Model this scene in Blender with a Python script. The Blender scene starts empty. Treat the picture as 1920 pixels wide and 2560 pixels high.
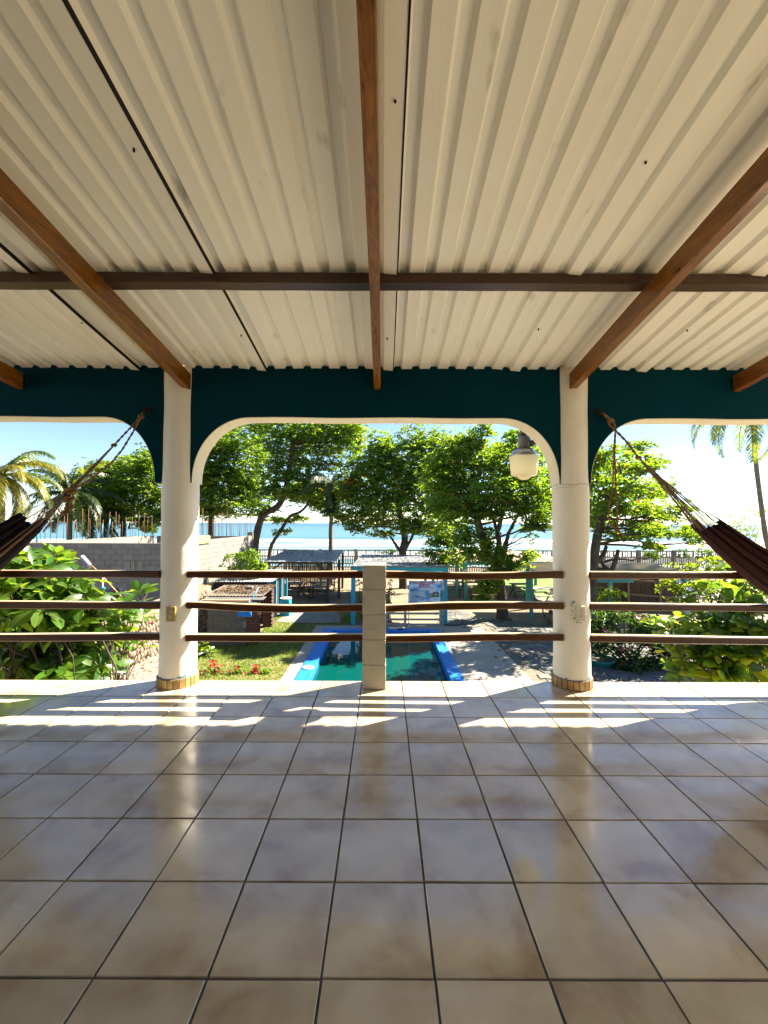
import bpy, bmesh, math, random
import numpy as np
from mathutils import Vector, Matrix

random.seed(7); RNG = np.random.default_rng(11)
scene = bpy.context.scene
COL = scene.collection
R = math.radians

# ------------------------------------------------------------------ camera
EYE = Vector((0.0, 0.0, 1.332))
FPX = 1056.0                                   # focal length in pixels of the 1920 x 2560 photograph
cam_d = bpy.data.cameras.new('camera'); cam = bpy.data.objects.new('camera', cam_d); COL.objects.link(cam)
cam_d.sensor_fit = 'VERTICAL'; cam_d.sensor_height = 36.0; cam_d.lens = 36.0 * FPX / 2560.0
cam_d.clip_start = 0.05; cam_d.clip_end = 30000.0
CAMROT = Matrix.Rotation(R(90 + 1.52), 3, 'X') @ Matrix.Rotation(R(0.2), 3, 'Z')
cam.matrix_world = Matrix.Translation(EYE) @ CAMROT.to_4x4()
scene.camera = cam

# ------------------------------------------------------------------ daylight
SUN_DIR = Vector((1.9, 1.0, 1.86)).normalized()
world = bpy.data.worlds.new('World'); scene.world = world; world.use_nodes = True
wn = world.node_tree.nodes; wl = world.node_tree.links; wn.clear()
wo = wn.new('ShaderNodeOutputWorld'); wb = wn.new('ShaderNodeBackground'); sk = wn.new('ShaderNodeTexSky')
sk.sky_type = 'NISHITA'; sk.sun_disc = False
sk.sun_elevation = math.asin(SUN_DIR.z); sk.sun_rotation = math.atan2(SUN_DIR.x, SUN_DIR.y)
sk.air_density = 1.0; sk.dust_density = 0.08; sk.ozone_density = 2.2; sk.altitude = 1800
wb.inputs['Strength'].default_value = 0.05
wl.new(sk.outputs[0], wb.inputs[0]); wl.new(wb.outputs[0], wo.inputs[0])
sun_d = bpy.data.lights.new('sun', 'SUN'); sun_d.energy = 5.0; sun_d.angle = R(0.53); sun_d.color = (1.0, 0.90, 0.74)
sun = bpy.data.objects.new('sun', sun_d); COL.objects.link(sun)
sun.rotation_euler = SUN_DIR.to_track_quat('Z', 'Y').to_euler(); sun.location = SUN_DIR * 60
scene.view_settings.view_transform = 'Standard'; scene.view_settings.look = 'None'
scene.view_settings.exposure = 2.38; scene.view_settings.gamma = 1.0
scene.view_settings.use_curve_mapping = False
scene.render.engine = 'CYCLES'
scene.cycles.max_bounces = 12; scene.cycles.diffuse_bounces = 9; scene.cycles.glossy_bounces = 4
scene.cycles.transmission_bounces = 6; scene.cycles.transparent_max_bounces = 8
scene.cycles.caustics_reflective = False; scene.cycles.caustics_refractive = False
scene.cycles.use_denoising = True
scene.cycles.sample_clamp_indirect = 10.0

# ------------------------------------------------------------------ helpers
def at(px, py, Y):
    """world point seen at pixel (px, py) of the photograph at the distance Y in front of the camera"""
    d = CAMROT @ Vector(((px - 960) / FPX, -(py - 1280) / FPX, -1.0))
    return EYE + d * (Y / d.y)

def origin(o):
    v = Vector((0, 0, 0))
    while o is not None:
        v += o.location; o = o.parent
    return v

def tag(o, label=None, cat=None, group=None, kind=None):
    if label: o['label'] = label
    if cat: o['category'] = cat
    if group: o['group'] = group
    if kind: o['kind'] = kind
    return o

def empty(name, loc, label=None, cat=None, group=None):
    o = bpy.data.objects.new(name, None); o.empty_display_size = 0.1
    o.location = loc; COL.objects.link(o)
    return tag(o, label, cat, group)

def link(name, me, parent=None, loc=None, rot=None, scale=None):
    """object on mesh data, loc in world space (parents are never rotated when this is used)"""
    o = bpy.data.objects.new(name, me); COL.objects.link(o)
    if parent is not None: o.parent = parent
    if loc is not None: o.location = Vector(loc) - (origin(parent) if parent is not None else Vector((0, 0, 0)))
    if rot is not None: o.rotation_euler = rot
    if scale is not None: o.scale = scale
    return o

class MB:
    """collects shapes (world space) and links them as one mesh object"""
    def __init__(s): s.v = []; s.f = []; s.sm = []; s.mi = []; s.cur = 0
    def add(s, vs, fs, smooth=False):
        b = len(s.v); s.v += [tuple(v) for v in vs]
        for f in fs: s.f.append(tuple(i + b for i in f)); s.sm.append(smooth); s.mi.append(s.cur)
        return s
    def quad(s, a, b, c, d): return s.add([a, b, c, d], [(0, 1, 2, 3)])
    def box(s, c, size, rot=None, bev=0.0):
        c = Vector(c); hx, hy, hz = (k / 2 for k in size)
        M = rot if rot is not None else Matrix.Identity(3)
        if bev <= 0:
            vs = [c + M @ Vector((x, y, z)) for z in (-hz, hz) for y in (-hy, hy) for x in (-hx, hx)]
            return s.add(vs, [(0, 2, 3, 1), (4, 5, 7, 6), (0, 1, 5, 4), (2, 6, 7, 3), (0, 4, 6, 2), (1, 3, 7, 5)])
        bm = bmesh.new(); bmesh.ops.create_cube(bm, size=1.0)
        for v in bm.verts: v.co = Vector((v.co.x * 2 * hx, v.co.y * 2 * hy, v.co.z * 2 * hz))
        bmesh.ops.bevel(bm, geom=bm.edges[:], offset=min(bev, 0.45 * min(size)), segments=1, affect='EDGES', profile=0.5)
        bm.verts.index_update()
        vs = [c + M @ v.co for v in bm.verts]; fs = [[v.index for v in f.verts] for f in bm.faces]; bm.free()
        return s.add(vs, fs)
    def bar(s, a, b, w, h, up=(0, 0, 1), bev=0.0):
        """box from a to b, w wide, h high"""
        a = Vector(a); b = Vector(b); d = (b - a); L = d.length; d.normalize(); up = Vector(up)
        x = d.cross(up)
        if x.length < 1e-5: x = d.cross(Vector((1, 0, 0)))
        x.normalize(); z = x.cross(d).normalized()
        M = Matrix((x, d, z)).transposed()
        return s.box((a + b) / 2, (w, L, h), M, bev)
    def tube(s, pts, rad, n=8, caps=True, smooth=True):
        pts = [Vector(p) for p in pts]; m = len(pts)
        if not hasattr(rad, '__len__'): rad = [rad] * m
        vs = []; prev = None
        for i, p in enumerate(pts):
            t = (pts[min(i + 1, m - 1)] - pts[max(i - 1, 0)])
            if t.length < 1e-9: t = Vector((0, 0, 1))
            t.normalize()
            if prev is None:
                x = t.cross(Vector((0, 0, 1)))
                if x.length < 1e-3: x = Vector((1, 0, 0))
            else: x = prev - t * prev.dot(t)
            x.normalize(); prev = x; y = t.cross(x)
            for k in range(n):
                a = 2 * math.pi * k / n; vs.append(p + (x * math.cos(a) + y * math.sin(a)) * rad[i])
        fs = [(i * n + k, i * n + (k + 1) % n, (i + 1) * n + (k + 1) % n, (i + 1) * n + k) for i in range(m - 1) for k in range(n)]
        s.add(vs, fs, smooth)
        if caps and n > 2:
            b = len(s.v) - len(vs)
            s.f.append(tuple(b + k for k in reversed(range(n)))); s.sm.append(False); s.mi.append(s.cur)
            s.f.append(tuple(b + (m - 1) * n + k for k in range(n))); s.sm.append(False); s.mi.append(s.cur)
        return s
    def lathe(s, c, prof, n=32, smooth=True, cap=True):
        c = Vector(c); vs = []
        for r, z in prof:
            for k in range(n):
                a = 2 * math.pi * k / n; vs.append(c + Vector((r * math.cos(a), r * math.sin(a), z)))
        m = len(prof)
        fs = [(i * n + k, i * n + (k + 1) % n, (i + 1) * n + (k + 1) % n, (i + 1) * n + k) for i in range(m - 1) for k in range(n)]
        s.add(vs, fs, smooth); b = len(s.v) - len(vs)
        if cap:
            if prof[0][0] > 1e-6: s.f.append(tuple(b + k for k in reversed(range(n)))); s.sm.append(False); s.mi.append(s.cur)
            if prof[-1][0] > 1e-6: s.f.append(tuple(b + (m - 1) * n + k for k in range(n))); s.sm.append(False); s.mi.append(s.cur)
        return s
    def mesh(s, name, mats, off=None):
        me = bpy.data.meshes.new(name)
        vs = s.v if off is None else [(v[0] - off[0], v[1] - off[1], v[2] - off[2]) for v in s.v]
        me.from_pydata(vs, [], s.f)
        me.polygons.foreach_set('use_smooth', s.sm)
        if not isinstance(mats, (list, tuple)): mats = [mats]
        for m in mats: me.materials.append(m)
        if len(mats) > 1: me.polygons.foreach_set('material_index', s.mi)
        me.update()
        return me
    def build(s, name, mats, parent=None):
        off = origin(parent) if parent is not None else None
        return link(name, s.mesh(name, mats, off), parent)

def np_mesh(name, V, F, mat, smooth=False):
    """fast mesh from numpy arrays, F is (n, k) with k corners a face"""
    me = bpy.data.meshes.new(name); k = F.shape[1]; nf = F.shape[0]
    me.vertices.add(len(V)); me.vertices.foreach_set('co', np.ascontiguousarray(V, np.float32).ravel())
    me.loops.add(nf * k); me.loops.foreach_set('vertex_index', np.ascontiguousarray(F, np.int32).ravel())
    me.polygons.add(nf); me.polygons.foreach_set('loop_start', np.arange(0, nf * k, k, dtype=np.int32))
    me.polygons.foreach_set('loop_total', np.full(nf, k, np.int32))
    me.polygons.foreach_set('use_smooth', np.full(nf, smooth, bool))
    me.update(calc_edges=True); me.validate()
    if mat is not None: me.materials.append(mat)
    return me

# ------------------------------------------------------------------ materials
def lin(r, g, b):
    f = lambda c: ((c / 255 + 0.055) / 1.055) ** 2.4 if c > 10 else c / 255 / 12.92
    return (f(r), f(g), f(b))
def vary(c, k): return tuple(min(1.0, max(0.0, x * k)) for x in c)

MATS = {}
def mat(name, c1, c2=None, scale=4.0, detail=5.0, rough=0.7, rough2=None, bump=0.0, bscale=None, metal=0.0, stretch=(1, 1, 1),
        rnd=0.0, spec=0.5, trans=None, tfac=0.0, ramp=(0.35, 0.65), coords='pos', island=False, c3=None, s3=1.0, r3=(0.55, 0.7), coat=0.0, dist=0.0):
    if name in MATS: return MATS[name]
    m = bpy.data.materials.new(name); m.use_nodes = True; nt = m.node_tree; N = nt.nodes; L = nt.links
    N.clear(); out = N.new('ShaderNodeOutputMaterial'); P = N.new('ShaderNodeBsdfPrincipled'); P.name = 'Principled BSDF'
    L.new(P.outputs[0], out.inputs[0])
    P.inputs['Roughness'].default_value = rough; P.inputs['Metallic'].default_value = metal
    P.inputs['Specular IOR Level'].default_value = spec
    if coat: P.inputs['Coat Weight'].default_value = coat; P.inputs['Coat Roughness'].default_value = 0.12
    if coords == 'pos': src = N.new('ShaderNodeNewGeometry').outputs['Position']
    else: src = N.new('ShaderNodeTexCoord').outputs['Object']
    mp = N.new('ShaderNodeMapping'); mp.inputs['Scale'].default_value = stretch; L.new(src, mp.inputs[0])
    vec = mp.outputs[0]
    rv = None
    if rnd > 0:
        if island: rv = N.new('ShaderNodeNewGeometry').outputs['Random Per Island']
        else: rv = N.new('ShaderNodeObjectInfo').outputs['Random']
        mul = N.new('ShaderNodeMath'); mul.operation = 'MULTIPLY'; mul.inputs[1].default_value = 37.0; L.new(rv, mul.inputs[0])
        if not island:
            ad = N.new('ShaderNodeVectorMath'); ad.operation = 'ADD'; L.new(vec, ad.inputs[0]); L.new(mul.outputs[0], ad.inputs[1]); vec = ad.outputs[0]
    tx = N.new('ShaderNodeTexNoise'); tx.inputs['Scale'].default_value = scale; tx.inputs['Detail'].default_value = detail
    tx.inputs['Roughness'].default_value = 0.6; tx.inputs['Distortion'].default_value = dist
    L.new(vec, tx.inputs['Vector'])
    c2 = c2 or vary(c1, 0.75)
    rp = N.new('ShaderNodeValToRGB'); rp.color_ramp.elements[0].position = ramp[0]; rp.color_ramp.elements[1].position = ramp[1]
    rp.color_ramp.elements[0].color = (*c2, 1); rp.color_ramp.elements[1].color = (*c1, 1)
    L.new(tx.outputs[0], rp.inputs[0]); col = rp.outputs[0]
    if c3 is not None:
        t3 = N.new('ShaderNodeTexNoise'); t3.inputs['Scale'].default_value = s3; t3.inputs['Detail'].default_value = 6; L.new(vec, t3.inputs['Vector'])
        r3n = N.new('ShaderNodeMapRange'); r3n.inputs[1].default_value = r3[0]; r3n.inputs[2].default_value = r3[1]; L.new(t3.outputs[0], r3n.inputs[0])
        mx3 = N.new('ShaderNodeMix'); mx3.data_type = 'RGBA'; L.new(r3n.outputs[0], mx3.inputs[0]); L.new(col, mx3.inputs[6]); mx3.inputs[7].default_value = (*c3, 1)
        col = mx3.outputs[2]
    if rnd > 0:
        hs = N.new('ShaderNodeHueSaturation'); mr = N.new('ShaderNodeMapRange')
        mr.inputs[3].default_value = 1 - rnd; mr.inputs[4].default_value = 1 + rnd; L.new(rv, mr.inputs[0]); L.new(mr.outputs[0], hs.inputs['Value'])
        fr = N.new('ShaderNodeMath'); fr.operation = 'FRACT'; L.new(mul.outputs[0], fr.inputs[0])
        mh = N.new('ShaderNodeMapRange'); mh.inputs[3].default_value = 0.5 - 0.05 * rnd; mh.inputs[4].default_value = 0.5 + 0.05 * rnd
        L.new(fr.outputs[0], mh.inputs[0]); L.new(mh.outputs[0], hs.inputs['Hue'])
        L.new(col, hs.inputs['Color']); col = hs.outputs[0]
    L.new(col, P.inputs['Base Color'])
    if rough2 is not None:
        rr = N.new('ShaderNodeMapRange'); rr.inputs[1].default_value = 0.3; rr.inputs[2].default_value = 0.7
        rr.inputs[3].default_value = rough; rr.inputs[4].default_value = rough2
        L.new(tx.outputs[0], rr.inputs[0]); L.new(rr.outputs[0], P.inputs['Roughness'])
    if bump > 0:
        bt = N.new('ShaderNodeTexNoise'); bt.inputs['Scale'].default_value = bscale or scale * 3; bt.inputs['Detail'].default_value = 6; L.new(vec, bt.inputs['Vector'])
        bp = N.new('ShaderNodeBump'); bp.inputs['Strength'].default_value = bump; bp.inputs['Distance'].default_value = 0.02
        L.new(bt.outputs[0], bp.inputs['Height']); L.new(bp.outputs[0], P.inputs['Normal'])
    if trans is not None:
        tr = N.new('ShaderNodeBsdfTranslucent'); ms = N.new('ShaderNodeMixShader'); ms.inputs[0].default_value = tfac
        if rnd > 0:
            h2 = N.new('ShaderNodeHueSaturation'); h2.inputs['Color'].default_value = (*trans, 1); L.new(mr.outputs[0], h2.inputs['Value']); L.new(mh.outputs[0], h2.inputs['Hue'])
            L.new(h2.outputs[0], tr.inputs[0])
        else: tr.inputs[0].default_value = (*trans, 1)
        L.new(P.outputs[0], ms.inputs[1]); L.new(tr.outputs[0], ms.inputs[2]); L.new(ms.outputs[0], out.inputs[0])
    MATS[name] = m
    return m
# ================================================================== TERRACE
YW0, YW1 = 3.465, 3.655            # arch wall, inner and outer face
YED = 3.606                        # floor edge
PIL_R = 0.143; PIL_Y = 3.548
PILS = (-1.71, 1.567)
ROOF_A, ROOF_B = 2.607, 0.144      # roof height over the wall's face and its slope
def roof_z(y): return ROOF_A + ROOF_B * (YW0 - y)
TS = 0.3335                        # tile pitch

M_grout = mat('grout', (0.085, 0.09, 0.11), (0.125, 0.13, 0.15), scale=9, rough=0.9, bump=0.2)
def tile_material():
    m = bpy.data.materials.new('glazed_tile'); m.use_nodes = True; nt = m.node_tree; N = nt.nodes; L = nt.links
    P = N['Principled BSDF']
    geo = N.new('ShaderNodeNewGeometry'); oi = N.new('ShaderNodeObjectInfo')
    mul = N.new('ShaderNodeMath'); mul.operation = 'MULTIPLY'; mul.inputs[1].default_value = 53.0; L.new(oi.outputs['Random'], mul.inputs[0])
    ad = N.new('ShaderNodeVectorMath'); ad.operation = 'ADD'; L.new(geo.outputs['Position'], ad.inputs[0]); L.new(mul.outputs[0], ad.inputs[1])
    n1 = N.new('ShaderNodeTexNoise'); n1.inputs['Scale'].default_value = 4.2; n1.inputs['Detail'].default_value = 5; n1.inputs['Roughness'].default_value = 0.5; n1.inputs['Distortion'].default_value = 0.35
    L.new(ad.outputs[0], n1.inputs['Vector'])
    rp = N.new('ShaderNodeValToRGB'); e = rp.color_ramp.elements
    e[0].position = 0.30; e[0].color = (0.36, 0.255, 0.145, 1); e[1].position = 0.68; e[1].color = (0.60, 0.53, 0.39, 1)
    k = e.new(0.47); k.color = (0.50, 0.42, 0.285, 1)
    L.new(n1.outputs[0], rp.inputs[0])
    hs = N.new('ShaderNodeHueSaturation'); mr = N.new('ShaderNodeMapRange'); mr.inputs[3].default_value = 0.88; mr.inputs[4].default_value = 1.1
    L.new(oi.outputs['Random'], mr.inputs[0]); L.new(mr.outputs[0], hs.inputs['Value']); L.new(rp.outputs[0], hs.inputs['Color'])
    film = N.new('ShaderNodeMix'); film.data_type = 'RGBA'; L.new(hs.outputs[0], film.inputs[6]); film.inputs[7].default_value = (0.64, 0.60, 0.51, 1); L.new(film.outputs[2], P.inputs['Base Color'])
    # dried mop smears: roughness and a milky film of their own shape
    mp = N.new('ShaderNodeMapping'); mp.inputs['Scale'].default_value = (1.0, 2.6, 1.0); mp.inputs['Rotation'].default_value = (0, 0, 0.5); L.new(geo.outputs['Position'], mp.inputs[0])
    n2 = N.new('ShaderNodeTexNoise'); n2.inputs['Scale'].default_value = 2.2; n2.inputs['Detail'].default_value = 8; n2.inputs['Roughness'].default_value = 0.68; n2.inputs['Distortion'].default_value = 0.8
    L.new(mp.outputs[0], n2.inputs['Vector'])
    rr = N.new('ShaderNodeMapRange'); rr.inputs[1].default_value = 0.35; rr.inputs[2].default_value = 0.7; rr.inputs[3].default_value = 0.09; rr.inputs[4].default_value = 0.26
    L.new(n2.outputs[0], rr.inputs[0]); L.new(rr.outputs[0], P.inputs['Roughness'])
    ff = N.new('ShaderNodeMapRange'); ff.inputs[1].default_value = 0.52; ff.inputs[2].default_value = 0.74; ff.inputs[4].default_value = 0.32; L.new(n2.outputs[0], ff.inputs[0]); L.new(ff.outputs[0], film.inputs[0])
    n3 = N.new('ShaderNodeTexNoise'); n3.inputs['Scale'].default_value = 7; n3.inputs['Detail'].default_value = 3; L.new(ad.outputs[0], n3.inputs['Vector'])
    bp = N.new('ShaderNodeBump'); bp.inputs['Strength'].default_value = 0.10; bp.inputs['Distance'].default_value = 0.01
    L.new(n3.outputs[0], bp.inputs['Height']); L.new(bp.outputs[0], P.inputs['Normal'])
    P.inputs['IOR'].default_value = 2.0; P.inputs['Specular IOR Level'].default_value = 0.5
    return m
M_tile = tile_material()

# --- floor: slab with grout bed, each tile laid on it
fl = MB(); fl.box((0, (YED - 0.004 - 2.7) / 2, -0.108), (11.2, YED - 0.004 + 2.7, 0.2))
floor = fl.build('terrace_floor', M_grout); tag(floor, kind='structure')
def tile_mb(cx, cy, s=TS - 0.0078, mb=None, t=0.0075, b=0.0018):
    mb = mb or MB(); h = s / 2
    top = [(cx - h + b, cy - h + b, 0), (cx + h - b, cy - h + b, 0), (cx + h - b, cy + h - b, 0), (cx - h + b, cy + h - b, 0)]
    mid = [(cx - h, cy - h, -b), (cx + h, cy - h, -b), (cx + h, cy + h, -b), (cx - h, cy + h, -b)]
    bot = [(x, y, -t) for x, y, z in mid]
    mb.add(top + mid + bot, [(0, 1, 2, 3)] + [(4 + i, 4 + (i + 1) % 4, (i + 1) % 4, i) for i in range(4)] + [(8 + i, 8 + (i + 1) % 4, 4 + (i + 1) % 4, 4 + i) for i in range(4)])
    return mb
tile_me = tile_mb(0, 0).mesh('tile', M_tile)
rest = MB()
for r in range(19):
    cy = YED - TS / 2 - r * TS
    for k in range(-16, 17):
        cx = -0.179 + (k + 0.5) * TS
        jx, jy, ja, jz = random.uniform(-.0012, .0012), random.uniform(-.0012, .0012), random.uniform(-.003, .003), random.uniform(-.0004, .0004)
        if r < 11 and abs(cx) < 4.2:
            link('tile', tile_me, floor, (cx + jx, cy + jy, jz), (random.uniform(-.0012, .0012), random.uniform(-.0012, .0012), ja))
        elif abs(cx) < 5.5: tile_mb(cx, cy, mb=rest)
o = rest.build('tile_field', M_tile, floor); tag(o, kind='stuff')

# --- house wall behind the terrace (never in view, it closes the place)
hw = MB(); hw.box((0, -2.8, 0.35), (11.2, 0.18, 6.3))
tag(hw.build('house_wall', mat('house_paint', (0.10, 0.085, 0.07), rough=0.8)), kind='structure')
lw = MB(); lw.box((0, 3.3, -1.52), (11.2, 0.2, 2.62))
tag(lw.build('lower_wall', MATS['house_paint']), kind='structure')

# --- roof: lapped ribbed sheets on purlins and rafters
M_sheet = mat('cream_sheet_metal', (0.86, 0.85, 0.79), (0.80, 0.79, 0.725), scale=1.6, detail=4, rough=0.42, rough2=0.58, bump=0.05, bscale=9, rnd=0.05,
              c3=(0.42, 0.39, 0.31), s3=9, r3=(0.66, 0.80), stretch=(1, 0.35, 1))
M_wood = mat('varnished_wood', (0.26, 0.096, 0.006), (0.07, 0.021, 0.002), scale=7, detail=8, rough=0.26, rough2=0.42, stretch=(6, 0.6, 6), ramp=(0.3, 0.7), rnd=0.12, dist=1.5, bump=0.06, bscale=30)
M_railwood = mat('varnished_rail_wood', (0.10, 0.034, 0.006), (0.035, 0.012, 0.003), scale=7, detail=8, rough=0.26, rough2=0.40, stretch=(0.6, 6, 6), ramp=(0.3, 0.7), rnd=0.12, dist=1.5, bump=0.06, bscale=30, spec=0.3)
def paint_lit_tops(m, col):
    # sunlight on a rail's upper faces, painted in as a paler colour
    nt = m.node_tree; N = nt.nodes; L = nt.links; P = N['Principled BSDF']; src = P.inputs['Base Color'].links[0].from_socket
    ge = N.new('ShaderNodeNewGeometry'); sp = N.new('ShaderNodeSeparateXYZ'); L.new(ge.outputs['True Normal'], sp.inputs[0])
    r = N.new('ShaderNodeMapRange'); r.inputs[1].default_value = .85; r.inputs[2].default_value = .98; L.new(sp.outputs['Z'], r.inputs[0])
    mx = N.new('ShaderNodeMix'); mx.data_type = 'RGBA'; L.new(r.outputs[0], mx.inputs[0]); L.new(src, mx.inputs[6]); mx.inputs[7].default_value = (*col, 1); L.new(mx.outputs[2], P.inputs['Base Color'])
paint_lit_tops(M_railwood, (0.48, 0.37, 0.24))
M_purl = mat('dark_purlin_wood', (0.075, 0.026, 0.004), (0.025, 0.009, 0.002), scale=6, detail=8, rough=0.35, stretch=(0.5, 6, 6), ramp=(0.3, 0.7), dist=1.2, bump=0.1, bscale=30)
M_iron = mat('dark_iron', (0.010, 0.009, 0.008), rough=0.7, spec=0.2)
roof = empty('terrace_roof', (0, YW0, ROOF_A), 'cream ribbed metal roof on dark wooden rafters over the tiled terrace', 'roof')
PER = 0.15
prof = []
for i in range(7):
    x = i * PER
    prof += [(x, 0), (x + 0.026, 0.0012), (x + 0.052, 0.0012), (x + 0.079, 0), (x + 0.094, 0.026), (x + 0.133, 0.026)]
prof += [(7 * PER, 0), (7 * PER + 0.03, 0.0), (7 * PER + 0.075, 0.0)]
YS = np.linspace(-2.7, 4.17, 26)
SEAMS = [-5.222 + 1.047 * i for i in range(10)]
sheets = []
for si, sx in enumerate(SEAMS):
    vs = []; ph = random.uniform(0, 50)
    for y in YS:
        for (x, z) in prof:
            lap = 0.019 * max(0.0, (x - 0.9) / 0.225) if x > 0.9 else 0.0      # the right edge hangs a little below the next sheet
            dz = 0.0022 * math.sin(1.9 * y + ph + 3 * x) + 0.0016 * math.sin(5.1 * y + 11 * x + ph * 2)
            vs.append((sx - 0.02 + x + 0.0012 * math.sin(3 * y + ph), y, roof_z(y) + z + dz + 0.002 - lap))
    n = len(prof)
    fs = [(j * n + i, j * n + i + 1, (j + 1) * n + i + 1, (j + 1) * n + i) for j in range(len(YS) - 1) for i in range(n - 1)]
    mb = MB(); mb.add(vs, fs); sh = mb.build('roof_sheet', M_sheet, roof); sheets.append(sh)
    if -3 < sx + 1.047 < .2:                                     # black strip standing in for the shade in the lap's gap
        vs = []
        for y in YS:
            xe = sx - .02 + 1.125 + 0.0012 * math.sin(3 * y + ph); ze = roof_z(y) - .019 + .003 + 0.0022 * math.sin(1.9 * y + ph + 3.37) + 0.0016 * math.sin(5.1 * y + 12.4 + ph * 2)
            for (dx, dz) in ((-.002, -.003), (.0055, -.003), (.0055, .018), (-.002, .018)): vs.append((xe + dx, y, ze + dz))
        ls = MB(); m_ = len(YS); ls.add(vs, [(j * 4 + q, j * 4 + (q + 1) % 4, j * 4 + 4 + (q + 1) % 4, j * 4 + 4 + q) for j in range(m_ - 1) for q in range(4)]); ls.build('lap_shade_strip', M_iron, sh)
def at_roof(px, py):
    d = CAMROT @ Vector(((px - 960) / FPX, -(py - 1280) / FPX, -1.0)); k = (ROOF_A + ROOF_B * YW0 - EYE.z) / (d.z + ROOF_B * d.y)
    return EYE + d * k
for (px, py) in ((988, 240), (335, 365), (1614, 395), (205, 800), (603, 833), (968, 841), (1346, 817), (1718, 820)):
    p = at_roof(px, py); si = max(0, min(9, int((p.x - SEAMS[0] + 0.02) / 1.047)))
    mb = MB(); mb.lathe((p.x, p.y, p.z - 0.004), [(0.010, 0.006), (0.010, 0.001), (0.005, 0.0), (0.0045, -0.02), (0.0, -0.022)], n=10)
    mb.tube([(p.x, p.y, p.z), (p.x + 0.012, p.y + 0.004, p.z - 0.012)], 0.003, 5)
    mb.build('screw', M_iron, sheets[si])
RAF = [(-3.005, .056), (-1.628, .06), (-0.056, .056), (1.538, .062), (2.905, .058)]
for (x, w) in RAF:
    mb = MB(); y0, y1 = -2.68, 3.452; secs = 24; vs = []
    for i in range(secs + 1):
        y = y0 + (y1 - y0) * i / secs; zt = roof_z(y) - 0.056; zb = zt - 0.125 + 0.0025 * math.sin(2.3 * y + x); wx = 0.0025 * math.sin(1.3 * y + 2 * x); c = 0.004; h = w / 2
        for (dx, dz) in ((-h + c, zb), (h - c, zb), (h, zb + c), (h, zt), (-h, zt), (-h, zb + c)): vs.append((x + wx + dx, y, dz))
    fs = [(i * 6 + k, i * 6 + (k + 1) % 6, (i + 1) * 6 + (k + 1) % 6, (i + 1) * 6 + k) for i in range(secs) for k in range(6)]
    fs += [(5, 4, 3, 2, 1, 0), tuple(secs * 6 + k for k in range(6))]
    mb.add(vs, fs); mb.build('rafter', M_wood, roof)
for y in (2.412, 0.86, -0.7, -2.2):
    mb = MB(); secs = 40; vs = []
    for i in range(secs + 1):
        x = -5.3 + 10.6 * i / secs; zz = 0.0016 * math.sin(4 * x) + 0.0015 * math.sin(9.3 * x)
        zt = roof_z(y) - 0.0035
        for (dy, dz) in ((-0.041, zt - 0.0545 + zz), (0.041, zt - 0.0545 + zz), (0.041, zt - 0.004), (-0.041, zt + 0.003)): vs.append((x, y + dy, dz))
    fs = [(i * 4 + k, i * 4 + (k + 1) % 4, (i + 1) * 4 + (k + 1) % 4, (i + 1) * 4 + k) for i in range(secs) for k in range(4)] + [(3, 2, 1, 0), tuple(secs * 4 + k for k in range(4))]
    mb.add(vs, fs); mb.build('purlin', M_purl, roof)

# --- arched wall: teal face, cream soffit
M_teal = mat('teal_paint', (0.0, 0.033, 0.050), (0.0, 0.028, 0.043), scale=2.5, rough=0.55, rough2=0.7, bump=0.10, bscale=40, c3=(0.0, 0.040, 0.059), s3=5, r3=(0.62, 0.8), spec=0.04)
M_cream = mat('cream_plaster', (0.80, 0.715, 0.53), (0.74, 0.655, 0.475), scale=3, rough=0.7, bump=0.08, bscale=30)
arch = empty('arched_wall', (0, YW0, 1.65), 'dark teal wall with three rounded arches and cream undersides below the roof', 'wall')
ZA, ZS = 1.655, 2.200
def corner(x0, x1, up):           # points of one rounded corner, from x0 (foot) to x1 (flat)
    pts = []
    for i in range(25):
        t = math.pi / 2 * i / 24; e = 0.96
        pts.append((x0 + (x1 - x0) * (1 - math.cos(t) ** e), ZA + (ZS - ZA) * math.sin(t) ** e))
    return pts if up else pts[::-1]
bays = [(-4.85, -4.36, -2.33, -1.885), (-1.585, -1.10, 0.965, 1.445), (1.70, 2.19, 4.24, 4.72)]
runs = []
for (a, b, c, d) in bays: runs.append(corner(a, b, True) + [(b + (c - b) * i / 12, ZS + 0.003 * math.sin(i * 1.1)) for i in range(1, 12)] + corner(d, c, False))
ztop = lambda y: roof_z(y) + 0.023
segs = [[(-5.3, ZA), (bays[0][0], ZA)], runs[0], [(bays[0][3], ZA), (bays[1][0], ZA)], runs[1], [(bays[1][3], ZA), (bays[2][0], ZA)], runs[2], [(bays[2][3], ZA), (5.3, ZA)]]
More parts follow.
